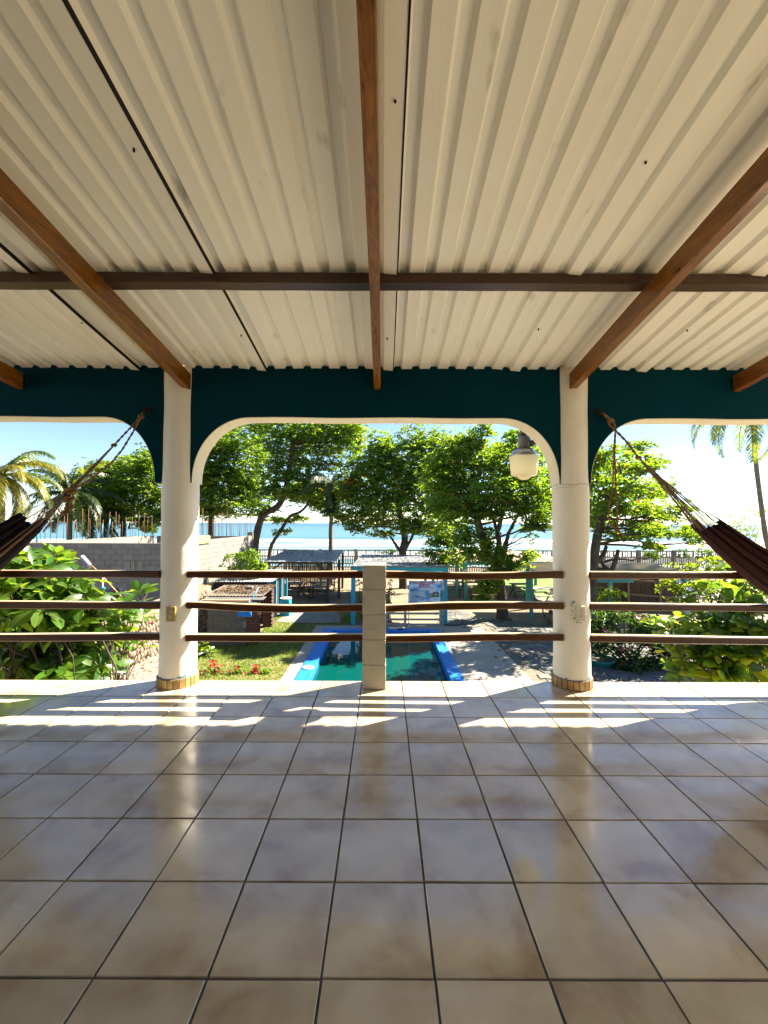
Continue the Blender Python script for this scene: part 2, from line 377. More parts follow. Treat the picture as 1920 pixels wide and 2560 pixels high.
# the teal face is one panel for each bay, parted behind the pillars' middles
panels = {0: [(-5.3, ZA), (bays[0][0], ZA)] + runs[0] + [(bays[0][3], ZA), (PILS[0], ZA)],
          1: [(PILS[0], ZA), (bays[1][0], ZA)] + runs[1] + [(bays[1][3], ZA), (PILS[1], ZA)],
          2: [(PILS[1], ZA), (bays[2][0], ZA)] + runs[2] + [(bays[2][3], ZA), (5.3, ZA)]}
for i, line in panels.items():
    mb = MB(); n = len(line); vs = []
    for (x, z) in line: vs += [(x, YW0, z + 0.004), (x, YW0, ztop(YW0)), (x, YW1, ztop(YW1)), (x, YW1, z + 0.004)]
    fs = []
    for k in range(n - 1):
        a, b = 4 * k, 4 * k + 4
        if abs(line[k][0] - line[k + 1][0]) < 1e-6 and abs(line[k][1] - line[k + 1][1]) < 1e-6: continue
        fs += [(a, b, b + 1, a + 1), (a + 1, b + 1, b + 2, a + 2), (a + 2, b + 2, b + 3, a + 3), (a + 3, b + 3, b, a)]
    fs += [(0, 1, 2, 3), (4 * n - 1, 4 * n - 2, 4 * n - 3, 4 * n - 4)]
    mb.add(vs, fs); wp = mb.build('wall_panel', M_teal, arch)
    sb = MB(); run = runs[i]; vs = []
    for j, (x, z) in enumerate(run):
        p0 = Vector(run[max(j - 1, 0)]); p1 = Vector(run[min(j + 1, len(run) - 1)]); t = (p1 - p0).normalized(); nx, nz = t.y * 0.0045, -t.x * 0.0045
        vs += [(x, YW0 + 0.002, z + 0.0038), (x + nx, YW0 + 0.002, z + nz + .003), (x + nx, YW1 + 0.003, z + nz + .003), (x, YW1 + 0.003, z + 0.0038)]
    n = len(run)
    fs = [(4 * k + q, 4 * k + (q + 1) % 4, 4 * k + 4 + (q + 1) % 4, 4 * k + 4 + q) for k in range(n - 1) for q in range(4)] + [(3, 2, 1, 0), tuple(4 * n - 4 + q for q in range(4))]
    sb.add(vs, fs); sb.build('soffit', M_cream, wp)

# --- pillars with a skirt of small tiles
M_pil = mat('cream_pillar_paint', (0.80, 0.765, 0.67), (0.74, 0.70, 0.60), scale=2.5, rough=0.5, rough2=0.62, bump=0.10, bscale=22, c3=(0.62, 0.60, 0.50), s3=1.3, r3=(0.55, 0.75))
M_skirt = mat('brown_skirt_tile', (0.40, 0.25, 0.09), (0.28, 0.16, 0.055), scale=9, rough=0.28, rnd=0.3)
M_flake = mat('teal_paint_flake', (0.13, 0.36, 0.29), (0.12, 0.25, 0.22), scale=30, rough=0.6)
LAB = ['round cream pillar left of the pool with rail shadows curving over its sunlit side', 'round cream pillar right of the pool below the yard lamp and socket']
for i, x in enumerate(PILS):
    t = empty('pillar', (x, PIL_Y, 0), LAB[i], 'pillar', 'pillars carrying the arched wall')
    mb = MB(); pr = []
    for k in range(30):
        z = 0.001 + 2.63 * k / 29; rr = PIL_R + 0.0018 * math.sin(5 * z + i) + 0.0012 * math.sin(13 * z) - (0.003 if z > 1.65 else 0)
        pr.append((rr, z))
    mb.lathe((x, PIL_Y, 0), pr, 56); shaft = mb.build('shaft', M_pil, t)
    mb = MB(); mb.lathe((x, PIL_Y, 0), [(PIL_R - 0.02, 0.0005), (PIL_R + 0.0125, 0.0005), (PIL_R + 0.0125, 0.078), (PIL_R + 0.002, 0.0815)], 48, cap=False)
    band = mb.build('skirt', M_grout, t)
    nt_ = 22; w = 2 * math.pi * (PIL_R + 0.016) / nt_ - 0.006
    tm = MB(); tm.box((0, 0, 0), (w, 0.012, 0.074), None, 0.002); tme = tm.mesh('skirt_tile', M_skirt)
    for k in range(nt_):
        a = 2 * math.pi * (k + 0.3) / nt_
        link('skirt_tile', tme, band, (x + (PIL_R + 0.0105) * math.sin(a), PIL_Y - (PIL_R + 0.0105) * math.cos(a), 0.0390 + random.uniform(-.001, .001)), (0, 0, a))
    if i == 1:                                   # hairline cracks where the shaft meets the beam
        for (zc, amp) in ((1.652, .006), (1.628, .004)):
            ck = MB(); ck.tube([(x + (PIL_R + .0012) * math.sin(a), PIL_Y - (PIL_R + .0012) * math.cos(a), zc + amp * math.sin(5 * a) + .003 * math.sin(17 * a)) for a in [-1.5 + .06 * q for q in range(int(50 if amp > .005 else 22))]], .0013 if amp > .005 else .0007, 4); ck.build('crack', M_iron, shaft)
    # flakes of older teal paint: thin patches on the shaft
    fl_spots = [(0.55, 0.088, 0.05, 0.012), (0.82, 0.092, 0.035, 0.018), (1.1, 0.085, 0.03, 0.008), (-.6, .086, .04, .006), (1.2, .86, .008, .03)] if i == 0 else \
               [(-.30, .705, .030, .012), (-.40, .68, .012, .022), (-.36, .63, .010, .012), (-.27, .575, .016, .010), (-.12, .545, .024, .008), (.06, .54, .02, .007), (.36, .63, .008, .016), (.38, .59, .008, .010), (.66, .09, .06, .012), (-.42, .60, .006, .009), (.30, .555, .008, .008), (-.7, .088, .03, .006)]
    for (a, z, sw, sh_) in fl_spots:
        fb = MB(); ring = []; m = 11
        rr = PIL_R + 0.003
        for q in range(m):
            an = 2 * math.pi * q / m; k = random.uniform(0.5, 1.1); aa = a + sw / PIL_R * 0.5 * k * math.cos(an); zz = z + sh_ * k * math.sin(an)
            ring.append((x + rr * math.sin(aa), PIL_Y - rr * math.cos(aa), zz))
        cpt = (x + (rr + .0005) * math.sin(a), PIL_Y - (rr + .0005) * math.cos(a), z)
        fb.add(ring + [cpt], [(q, (q + 1) % m, m) for q in range(m)]); fb.build('paint_flake', M_flake, shaft)

# --- wall sockets on the pillars
def socket(x, ang, z, face, insert, label):
    rr = PIL_R + 0.006; c = Vector((x + rr * math.sin(ang), PIL_Y - rr * math.cos(ang), z))
    t = empty('wall_socket', c, label, 'socket', 'sockets on the pillars'); M = Matrix.Rotation(ang, 3, 'Z')
    mb = MB(); mb.box(c, (0.072, 0.018, 0.117), M, 0.003); fp = mb.build('faceplate', face, t)
    for dz in (0.0195, -0.0195):
        mb = MB(); ring = [c + M @ Vector((0.0165 * math.cos(a) * (1.0 if abs(math.cos(a)) < .8 else .92), -0.0098, dz + 0.0155 * math.sin(a))) for a in [2 * math.pi * q / 20 for q in range(20)]]
        back = [p + M @ Vector((0, 0.004, 0)) for p in ring]
        mb.add(ring + back, [tuple(range(19, -1, -1))] + [(q, (q + 1) % 20, 20 + (q + 1) % 20, 20 + q) for q in range(20)])
        rc = mb.build('receptacle', insert, fp)
        for (sx, sz, w, h) in ((-.006, -.002, .0026, .009), (.006, -.002, .0026, .0075), (0, .0085, .005, .005)):
            hb = MB(); hb.box(c + M @ Vector((sx, -0.0095, dz + sz)), (w, 0.0016, h), M); hb.build('slot', M_iron, rc)
    mb = MB(); mb.box(c + M @ Vector((0, -0.0092, 0)), (0.006, 0.002, 0.006), M, 0.001); mb.build('screw', M_iron, fp)
socket(PILS[0], 0.06, 0.600, mat('tan_plastic', (0.42, 0.31, 0.11), rough=0.35), mat('almond_plastic', (0.60, 0.50, 0.36), rough=0.35), 'tan plastic wall socket on the left pillar between two rails')
socket(PILS[1], 0.05, 0.615, mat('ivory_plastic', (0.66, 0.62, 0.52), rough=0.35), MATS.get('x') or mat('ivory_plastic_insert', (0.62, 0.57, 0.47), rough=0.3), 'ivory wall socket ringed by chipped paint on the right pillar')

# --- block post in the middle of the railing
M_pblock = mat('painted_block', (0.47, 0.425, 0.325), (0.39, 0.35, 0.26), scale=4, rough=0.85, bump=0.5, bscale=60, rnd=0.05, c3=(0.34, 0.29, 0.20), s3=14, r3=(0.70, 0.78))
M_pmort = mat('painted_mortar', (0.38, 0.34, 0.26), (0.31, 0.275, 0.21), scale=20, rough=0.9, bump=0.5, bscale=60)
px_, py_ = -0.0755, 3.508
post = empty('block_post', (px_, py_, 0), 'painted concrete block post between two railings in front of the pool', 'post')
mb = MB(); mb.box((px_, py_, 0.497), (0.178, 0.186, 0.99)); mb.build('mortar', M_pmort, post)
for k in range(5):
    mb = MB(); mb.box((px_ + (0.0015, -0.001, 0.001, -0.0015, 0)[k], py_, 0.1 + 0.2 * k - 0.0015), (0.187, 0.195, 0.193), None, 0.004); mb.build('concrete_block', M_pblock, post)

# --- railings: three wavy wooden rails in each bay
def rail(parent, pts, x0, x1, seed):
    """pts: (pixel x, pixel y) of the middle of the rail's face, read at its distance"""
    W = [at(px, py, 3.44) for px, py in pts]
    xs = [w.x for w in W]; zs = [w.z for w in W]; n = 26; vs = []; h = 0.0285; d = 0.031; c = 0.007
    for i in range(n + 1):
        x = x0 + (x1 - x0) * i / n
        z = float(np.interp(x, xs, zs)) if len(xs) < 3 else float(np.interp(x, xs, zs))
        vs.append((x, z))
    zz = np.array([v[1] for v in vs]); k = np.array([.1, .2, .4, .2, .1]); pad = np.pad(zz, 2, mode='edge'); zz = np.convolve(pad, k, 'valid')
    V = []
    for i, (x, _) in enumerate(vs):
        z = zz[i]; y = 3.471 + 0.004 * math.sin(2.2 * x + seed); hh = h + 0.0012 * math.sin(5 * x + seed * 3); 
        for (dy, dz) in ((-d + c, -hh), (d - c, -hh), (d, -hh + c), (d, hh - c), (d - c, hh), (-d + c, hh), (-d, hh - c), (-d, -hh + c)): V.append((x, y + dy, z + dz))
    F = [(i * 8 + q, i * 8 + (q + 1) % 8, (i + 1) * 8 + (q + 1) % 8, (i + 1) * 8 + q) for i in range(n) for q in range(8)] + [tuple(range(7, -1, -1)), tuple(n * 8 + q for q in range(8))]
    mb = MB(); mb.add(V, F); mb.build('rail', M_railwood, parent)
S = 500 / 1659
def z4(ox, pts): return [(ox + a * S, 1350 + b * S) for a, b in pts]
BAYS = [('wooden railing of three rails left of the left pillar before the leafy shrub', -4.86, -1.826,
         [z4(0, [(-300, 283), (0, 284), (660, 285), (1320, 284)]), z4(0, [(-300, 538), (0, 541), (660, 545), (1320, 545)]), z4(0, [(-300, 812), (0, 815), (600, 812), (1320, 806)])]),
        ('wooden railing of three wavy rails between the left pillar and the block post', -1.60, -0.166,
         [z4(460, [(75, 287), (500, 289), (900, 292), (1485, 288)]), z4(460, [(75, 543), (300, 556), (500, 566), (900, 575), (1485, 566)]), z4(460, [(75, 814), (500, 816), (1000, 819), (1485, 815)])]),
        ('wooden railing of three bowed rails between the block post and the right pillar', 0.016, 1.456,
         [z4(920, [(160, 289), (600, 301), (850, 303), (1200, 299), (1565, 288)]), z4(920, [(160, 573), (400, 562), (700, 551), (1100, 546), (1560, 547)]), z4(920, [(160, 824), (600, 817), (1000, 809), (1570, 811)])]),
        ('wooden railing of three rails right of the right pillar under the maroon hammock', 1.682, 4.72,
         [z4(1420, [(185, 294), (1640, 297), (2100, 298)]), z4(1420, [(185, 556), (700, 562), (1640, 569), (2100, 572)]), z4(1420, [(185, 819), (800, 831), (1640, 843), (2100, 846)])])]
for lab, x0, x1, rails in BAYS:
    t = empty('railing', ((x0 + x1) / 2, 3.471, 0.3), lab, 'railing', 'railings along the terrace edge')
    for q, pts in enumerate(rails): rail(t, pts, x0, x1, q * 1.7 + x0)
# ================================================================== GARDEN: ground, pool, walls, sheds
GZ = -2.8; SEA = -5.0
def gp(px, py, z=GZ):
    d = CAMROT @ Vector(((px - 960) / FPX, -(py - 1280) / FPX, -1.0)); return EYE + d * ((z - EYE.z) / d.z)

M_soil = mat('sandy_soil', (0.24, 0.185, 0.115), (0.15, 0.11, 0.068), scale=1.1, detail=9, rough=0.95, bump=0.6, bscale=12, c3=(0.30, 0.235, 0.15), s3=0.35, r3=(0.5, 0.62))
M_sand = mat('beach_sand', (0.24, 0.18, 0.11), (0.18, 0.135, 0.085), scale=0.2, detail=8, rough=0.95, bump=0.4, bscale=1.5)
M_deck = mat('pool_deck_concrete', (0.40, 0.36, 0.295), (0.32, 0.285, 0.23), scale=1.4, detail=9, rough=0.9, bump=0.25, bscale=30, c3=(0.27, 0.24, 0.195), s3=0.8, r3=(0.55, 0.75))
M_flag = mat('flagstone', (0.15, 0.15, 0.14), (0.09, 0.092, 0.088), scale=2.4, detail=8, rough=0.9, bump=0.5, bscale=20, rnd=0.22, c3=(0.20, 0.175, 0.135), s3=0.9, r3=(0.55, 0.7))
M_joint = mat('stone_joint', (0.12, 0.105, 0.08), (0.18, 0.155, 0.11), scale=6, rough=0.95, bump=0.5)
M_lawnsoil = mat('lawn_soil', (0.10, 0.13, 0.02), (0.22, 0.17, 0.07), scale=0.9, detail=8, rough=0.95, bump=0.5, ramp=(0.40, 0.60))
HX0, HX1, HY0, HY1 = -1.95, 1.77, 6.5, 16.12      # pool hole
g = MB()
X0, X1, Y0, Y1 = -160.0, 160.0, 3.21, 40.0
for (a, b, c, d) in ((X0, X1, Y0, HY0), (X0, HX0, HY0, HY1), (HX1, X1, HY0, HY1), (X0, X1, HY1, Y1)):
    g.quad((a, c, GZ), (b, c, GZ), (b, d, GZ), (a, d, GZ))
for (a, b) in ((X0, -5.6), (5.6, X1)): g.quad((a, -60, GZ), (b, -60, GZ), (b, Y0, GZ), (a, Y0, GZ))
tag(g.build('ground', M_soil), kind='structure')
# beach falling to the water
vs = []; fs = []; nx, ny = 60, 24
for j in range(ny + 1):
    y = 40 + 26 * j / ny
    for i in range(nx + 1):
        x = -160 + 320 * i / nx; t = j / ny
        z = GZ - 3.0 * t ** 1.1 + (0.35 * math.sin(.09 * x + 1) * math.sin(0.11 * y) if 0 < j < ny else 0) * min(1, 4 * t * (1 - t) + 0.2) * 0.7
        vs.append((x, y, z if j else GZ))
fs = [(j * (nx + 1) + i, j * (nx + 1) + i + 1, (j + 1) * (nx + 1) + i + 1, (j + 1) * (nx + 1) + i) for j in range(ny) for i in range(nx)]
mb = MB(); mb.add(vs, fs, True); tag(mb.build('beach', M_sand), kind='structure')

# --- sea with rolling breakers
def sea_material():
    m = bpy.data.materials.new('sea_water'); m.use_nodes = True; nt = m.node_tree; N = nt.nodes; L = nt.links; P = N['Principled BSDF']
    geo = N.new('ShaderNodeNewGeometry'); sep = N.new('ShaderNodeSeparateXYZ'); L.new(geo.outputs['Position'], sep.inputs[0])
    def noise(scale, stretch, det=6):
        mp = N.new('ShaderNodeMapping'); mp.inputs['Scale'].default_value = stretch; L.new(geo.outputs['Position'], mp.inputs[0])
        n = N.new('ShaderNodeTexNoise'); n.inputs['Scale'].default_value = scale; n.inputs['Detail'].default_value = det; n.inputs['Roughness'].default_value = 0.6; L.new(mp.outputs[0], n.inputs['Vector']); return n.outputs[0]
    def math_(op, a, b=None, c=None):
        n = N.new('ShaderNodeMath'); n.operation = op
        for i, k in enumerate((a, b, c)):
            if k is None: continue
            if isinstance(k, (int, float)): n.inputs[i].default_value = k
            else: L.new(k, n.inputs[i])
        return n.outputs[0]
    wob = math_('MULTIPLY', math_('SUBTRACT', noise(0.02, (1, 0.5, 1), 4), 0.5), 46.0)
    yy = math_('ADD', sep.outputs['Y'], wob)
    # surf zone: lots of foam near the shore, lines of breakers further out
    def band(c, w, soft):
        d = math_('ABSOLUTE', math_('SUBTRACT', yy, c)); mr = N.new('ShaderNodeMapRange'); mr.inputs[1].default_value = w; mr.inputs[2].default_value = w + soft
        mr.inputs[3].default_value = 1; mr.inputs[4].default_value = 0; L.new(d, mr.inputs[0]); return mr.outputs[0]
    streak = noise(0.16, (0.25, 1, 1), 9)
    foam = math_('MAXIMUM', math_('MAXIMUM', band(150, 9, 9), math_('MULTIPLY', band(118, 2, 7), 0.8)), math_('MULTIPLY', band(84, 7, 9), 0.85))
    foam = math_('MAXIMUM', foam, math_('MULTIPLY', band(98, 46, 16), 0.40))
    fr = N.new('ShaderNodeMapRange'); fr.inputs[1].default_value = 0.55; fr.inputs[2].default_value = 0.95; L.new(math_('ADD', math_('MULTIPLY', foam, 0.75), math_('MULTIPLY', streak, 0.65)), fr.inputs[0])
    depth = N.new('ShaderNodeMapRange'); depth.inputs[1].default_value = 150; depth.inputs[2].default_value = 1200; L.new(yy, depth.inputs[0])
    c1 = N.new('ShaderNodeMix'); c1.data_type = 'RGBA'; L.new(depth.outputs[0], c1.inputs[0]); c1.inputs[6].default_value = (0.06, 0.155, 0.185, 1); c1.inputs[7].default_value = (0.024, 0.092, 0.135, 1)
    c2 = N.new('ShaderNodeMix'); c2.data_type = 'RGBA'; L.new(fr.outputs[0], c2.inputs[0]); L.new(c1.outputs[2], c2.inputs[6]); c2.inputs[7].default_value = (0.42, 0.45, 0.46, 1)
    L.new(c2.outputs[2], P.inputs['Base Color'])
    rr = N.new('ShaderNodeMapRange'); rr.inputs[3].default_value = 0.32; rr.inputs[4].default_value = 0.9; L.new(fr.outputs[0], rr.inputs[0]); L.new(rr.outputs[0], P.inputs['Roughness'])
    bp = N.new('ShaderNodeBump'); bp.inputs['Strength'].default_value = 0.6; bp.inputs['Distance'].default_value = 0.5
    L.new(noise(0.35, (0.4, 1, 1), 6), bp.inputs['Height']); L.new(bp.outputs[0], P.inputs['Normal'])
    P.inputs['Specular IOR Level'].default_value = 0.35
    return m
ys = list(np.linspace(54, 260, 70)) + [330, 450, 700, 1100, 2000, 4000, 9000, 20000]
vs = []; nx = 64
for y in ys:
    w = 160 + y * 1.35
    for i in range(nx + 1):
        x = -w + 2 * w * i / nx; amp = max(0.0, 1 - abs(y - 165) / 95)
        ph = y + 6 * math.sin(0.021 * x + 0.6) + 3 * math.sin(.063 * x)
        z = SEA + amp * (0.55 * max(0, math.sin(ph * 0.115)) ** 3 + 0.12 * math.sin(.3 * y + .08 * x)) if y < 270 else SEA
        vs.append((x, y, z))
fs = [(j * (nx + 1) + i, j * (nx + 1) + i + 1, (j + 1) * (nx + 1) + i + 1, (j + 1) * (nx + 1) + i) for j in range(len(ys) - 1) for i in range(nx)]
mb = MB(); mb.add(vs, fs, True); tag(mb.build('sea', sea_material()), kind='structure')

# --- sheets laid on the ground
def sheet(name, pts, z, m, kind='structure'):
    mb = MB(); mb.add([(x, y, GZ + z) for x, y in pts], [tuple(range(len(pts)))]); return tag(mb.build(name, m), kind=kind)
lawn_pts = [(-6.95, 6.0), (-2.70, 6.0), (-2.70, 17.02), (-1.2, 17.3), (-0.9, 19.2), (-2.0, 20.2), (-4.7, 20.2), (-4.72, 17.3), (-4.55, 14.4), (-6.95, 14.4)]
sheet('lawn', lawn_pts, 0.006, M_lawnsoil)
sheet('patio_slab', [(-4.5, 17.75), (-3.9, 17.5), (-2.6, 17.45), (-1.75, 17.6), (-2.1, 19.6), (-2.9, 19.85), (-4.4, 19.7)], 0.022, mat('grey_patio', (0.25, 0.235, 0.21), (0.17, 0.16, 0.14), scale=2, rough=0.9, bump=0.3))
sheet('far_lawn', [(7.4, 24.2), (12.5, 22.5), (16, 32.0), (7.0, 32.5)], 0.008, mat('far_grass', (0.12, 0.20, 0.02), (0.085, 0.15, 0.02), scale=5, rough=0.9, bump=0.6))
sheet('bounce_sheet', [(-9, 3.25), (13, 3.25), (13, 5.5), (-9, 5.5)], 0.012, mat('pale_bounce_surface', (0.46, 0.43, 0.37), rough=0.9))  # unseen pale sheet, added to throw sunlight up to the terrace roof
# pool deck: cast concrete slabs
deck = MB(); deck.box((3.0, 11.4, GZ - 0.02), (1.78, 11.6, 0.075)); 
pd = deck.build('pool_deck', M_deck); tag(pd, kind='structure')
for (cx, cy, w, h) in ((-2.515, 11.13, 0.38, 10.66), (-0.1, 16.78, 5.2, 0.62)):
    mb = MB(); mb.box((cx, cy, GZ - 0.018), (w, h, 0.075), None, 0.006); mb.build('deck_strip', M_deck, pd)

# --- swimming pool
M_pblue = mat('blue_pool_paint', (0.012, 0.20, 0.62), (0.010, 0.165, 0.53), scale=3, detail=8, rough=0.42, rough2=0.6, bump=0.1, c3=(0.05, 0.30, 0.66), s3=4, r3=(0.58, 0.75))
def pool_water():
    m = bpy.data.materials.new('pool_water'); m.use_nodes = True; N = m.node_tree.nodes; L = m.node_tree.links; P = N['Principled BSDF']
    P.inputs['Base Color'].default_value = (0.001, 0.062, 0.054, 1); P.inputs['Roughness'].default_value = 0.02; P.inputs['IOR'].default_value = 1.33
    n = N.new('ShaderNodeTexNoise'); n.inputs['Scale'].default_value = 5; n.inputs['Detail'].default_value = 2
    g_ = N.new('ShaderNodeNewGeometry'); L.new(g_.outputs['Position'], n.inputs['Vector'])
    b = N.new('ShaderNodeBump'); b.inputs['Strength'].default_value = 0.05; b.inputs['Distance'].default_value = 0.03; L.new(n.outputs[0], b.inputs['Height']); L.new(b.outputs[0], P.inputs['Normal'])
    return m
pool = empty('swimming_pool', (-0.1, 11.3, GZ), 'rectangular green water swimming pool with a bright blue painted rim', 'pool')
mb = MB(); OX0, OX1, OY0, OY1 = -2.32, 2.12, 6.1, 16.46; IX0, IX1, IY0, IY1 = -1.93, 1.75, 6.5, 16.10; zt = GZ + 0.065; zb = GZ - 0.5
def rr_(x0, x1, y0, y1, r, z, n=5):
    out = []
    for (cx, cy, a0) in ((x1 - r, y0 + r, -90), (x1 - r, y1 - r, 0), (x0 + r, y1 - r, 90), (x0 + r, y0 + r, 180)):
        for i in range(n): a = R(a0 + 90 * i / (n - 1)); out.append((cx + r * math.cos(a), cy + r * math.sin(a), z))
    return out
rings = [rr_(OX0, OX1, OY0, OY1, .12, GZ - 0.05), rr_(OX0, OX1, OY0, OY1, .12, zt - .012), rr_(OX0 + .012, OX1 - .012, OY0 + .012, OY1 - .012, .11, zt),
         rr_(IX0 - .012, IX1 + .012, IY0 - .012, IY1 + .012, .03, zt), rr_(IX0, IX1, IY0, IY1, .025, zt - .012), rr_(IX0, IX1, IY0, IY1, .025, zb)]
n = len(rings[0]); vs = [p for rg in rings for p in rg]
mb.add(vs, [(j * n + i, j * n + (i + 1) % n, (j + 1) * n + (i + 1) % n, (j + 1) * n + i) for j in range(len(rings) - 1) for i in range(n)])
mb.build('rim', M_pblue, pool)
mb = MB(); mb.quad((IX0, IY0, GZ - .13), (IX1, IY0, GZ - .13), (IX1, IY1, GZ - .13), (IX0, IY1, GZ - .13)); mb.build('water', pool_water(), pool)
c = gp(761, 1675); mb = MB(); mb.lathe((-2.12, c.y, GZ + .066), [(0.165, 0), (0.17, .008), (0.16, .02), (.05, .026), (0, .026)], 24)
tag(mb.build('skimmer_lid', mat('white_plastic', (0.72, 0.71, 0.66), rough=0.4)), 'round white skimmer lid on the blue pool rim', 'lid')
mb = MB(); mb.box((0.65, 16.28, zt + .012), (0.22, 0.05, .03), None, .006); tag(mb.build('pool_inlet', M_iron), 'small dark fitting on the far blue pool rim', 'fitting')

# --- flagstones right of the deck (irregular six-sided stones) and the path to the sheds
bed = sheet('stone_paving', [(3.89, 5.6), (11.5, 5.6), (11.5, 16.6), (9.0, 17.4), (7.2, 17.6), (3.89, 18.6), (3.1, 22.0), (2.4, 22.0), (2.4, 17.25), (3.89, 17.25)], 0.004, M_joint)
def poly_in(x, y, pts):
    ins = False; j = len(pts) - 1
    for i in range(len(pts)):
        if (pts[i][1] > y) != (pts[j][1] > y) and x < (pts[j][0] - pts[i][0]) * (y - pts[i][1]) / (pts[j][1] - pts[i][1]) + pts[i][0]: ins = not ins
        j = i
    return ins
flag_area = [(3.93, 10.2), (9.6, 10.2), (9.6, 16.4), (7.2, 17.5), (3.93, 18.5), (3.1, 21.5), (2.45, 21.5), (2.45, 17.35), (3.93, 17.35)]
cw, ch = 0.50, 0.42
def corner_pt(i, j):
    rnd = random.Random(i * 9176 + j * 131); return Vector((2.4 + i * cw / 2 + rnd.uniform(-.15, .15), 10.0 + j * ch + rnd.uniform(-.12, .12), 0))
for j in range(0, 24):
    for i in range(0, 26):
        if (i + j) % 2: continue
        ring = [corner_pt(i, j), corner_pt(i + 1, j), corner_pt(i + 2, j), corner_pt(i + 2, j + 1), corner_pt(i + 1, j + 1), corner_pt(i, j + 1)]
        c = sum(ring, Vector()) / 6
        if not poly_in(c.x, c.y, flag_area) or c.x < 4.25 and c.y < 17.3: continue
        top = []; bot = []
        zt_ = GZ + 0.026 + random.uniform(-.007, .007)
        for k, p in enumerate(ring):
            q = c + (p - c) * (1 - 0.028 / max(.05, (p - c).length)); top.append((q.x - c.x, q.y - c.y, zt_ - GZ)); q2 = c + (p - c) * (1 - 0.014 / max(.05, (p - c).length)); bot.append((q2.x - c.x, q2.y - c.y, 0.0))
        mb = MB(); mb.add(top + bot, [tuple(range(6))] + [(6 + k, 6 + (k + 1) % 6, (k + 1) % 6, k) for k in range(6)])
        link('flagstone', mb.mesh('flagstone', M_flag), bed, (c.x, c.y, GZ))

# --- unfinished block house behind the left wall
M_block = mat('grey_concrete_block', (0.21, 0.20, 0.18), (0.165, 0.155, 0.14), scale=3, rough=0.95, bump=0.4, bscale=25, rnd=0.10)
M_mort = mat('mortar', (0.24, 0.22, 0.185), (0.185, 0.17, 0.14), scale=8, rough=0.95, bump=0.5)
M_bond = mat('bond_beam_concrete', (0.26, 0.235, 0.19), (0.21, 0.19, 0.155), scale=2, rough=0.95, bump=0.3)
M_rebar = mat('rusty_rebar', (0.23, 0.115, 0.05), (0.14, 0.06, 0.03), scale=8, rough=0.8)
HT = 0.60
house = empty('unfinished_block_house', (-10.2, 19.5, GZ), 'unfinished grey block house without a roof, rusty rebar standing on its walls', 'house')
blk = MB(); blk.box((0, 0, 0), (0.392, 0.03, 0.190), None, 0.006); blk_me = blk.mesh('concrete_block', M_block)
def block_wall(p0, p1, nrm, top, nvis, core_th=0.15, core_bot=GZ, name='wall', par=None):
    """mortar core with proud block faces on the side of nrm; the top nvis courses get their own blocks"""
    p0 = Vector((*p0, 0)); p1 = Vector((*p1, 0)); d = (p1 - p0); L = d.length; d.normalize(); nv = Vector((*nrm, 0)); ang = math.atan2(d.y, d.x)
    mb = MB(); c = (p0 + p1) / 2 - nv * core_th / 2; mb.box((c.x, c.y, (top + core_bot) / 2), (L, core_th, top - core_bot), Matrix.Rotation(ang, 3, 'Z'))
    w = mb.build(name, M_mort, par)
    for r in range(nvis):
        off = 0.0 if r % 2 == 0 else 0.2; s = off - 0.2
        while s < L - 0.05:
            a, b = max(0.0, s), min(L, s + 0.4)
            if b - a > 0.12:
                q = p0 + d * ((a + b) / 2) + nv * (random.uniform(-.003, .003))
                link('concrete_block', blk_me, w, (q.x, q.y, top - 0.1 - 0.2 * r), (0, 0, ang), ((b - a - .008) / 0.392 if b - a < .399 else 1, 1, 1))
            s += 0.4
    return w
# front wall facing the terrace (in shade), with a small opening, and the sunlit side wall
wf = block_wall((-13.0, 14.9), (-7.5, 14.9), (0, -1), HT, 10, par=house)
ws = block_wall((-7.5, 14.92), (-7.5, 24.0), (1, 0), HT, 9, par=house)
mb = MB(); mb.box((-7.60, 24.06, HT - 1.6), (0.3, 0.12, 3.6)); mb.build('corner_column', M_bond, house)
mb = MB(); mb.box((-13.08, 19.45, -1.1), (0.15, 9.0, 2 * (HT + 1.1) - 0.02)); mb.build('wall', M_bond, house)
mb = MB(); mb.box((-10.3, 24.1, -1.1), (5.2, 0.15, 2 * (HT + 1.1) - 0.06)); mb.build('wall', M_block, house)
mb = MB(); mb.box((-14.3, 14.0, HT - 2.05), (2.3, 0.15, 3.6)); mb.build('low_wall', M_bond, house)
for (x, y) in [(-13.0 + 0.02, 15.4 + 8.4 * i / 30) for i in range(31)] + [(-12.7 + 5.1 * i / 15, 24.1) for i in range(16)] + [(-7.58, 16.0 + 8.0 * i / 22) for i in range(23)]:
    h = random.uniform(0.75, 1.35); a = random.uniform(-.05, .05); x += random.uniform(-.05, .05)
    mb = MB(); mb.tube([(x, y, HT - .05), (x + a * .5, y, HT + h * .5), (x + a, y, HT + h)], 0.011, 5); mb.build('rebar', M_rebar, house)
for (px, Yd, h, tilt) in ((92, 15.6, .45, .02), (253, 20.5, .7, .06), (268, 21, .9, .12), (312, 22, .7, .15)):
    p = at(px, 1349, Yd); mb = MB(); mb.tube([(p.x, Yd, HT - .1), (p.x + tilt, Yd, HT + h)], 0.03, 8); mb.build('blue_pipe', mat('blue_pvc', (0.02, 0.30, 0.55), rough=0.4), house)
mb = MB(); p = at(518, 1342, 17.2); mb.box((-7.58, 17.6, HT + .09), (.10, 1.3, .2), None, .004); mb.box((-7.45, 17.5, HT + .02), (.04, 1.2, .3)); mb.build('formwork_board', mat('raw_board', (0.50, 0.32, 0.14), rough=0.8), house)
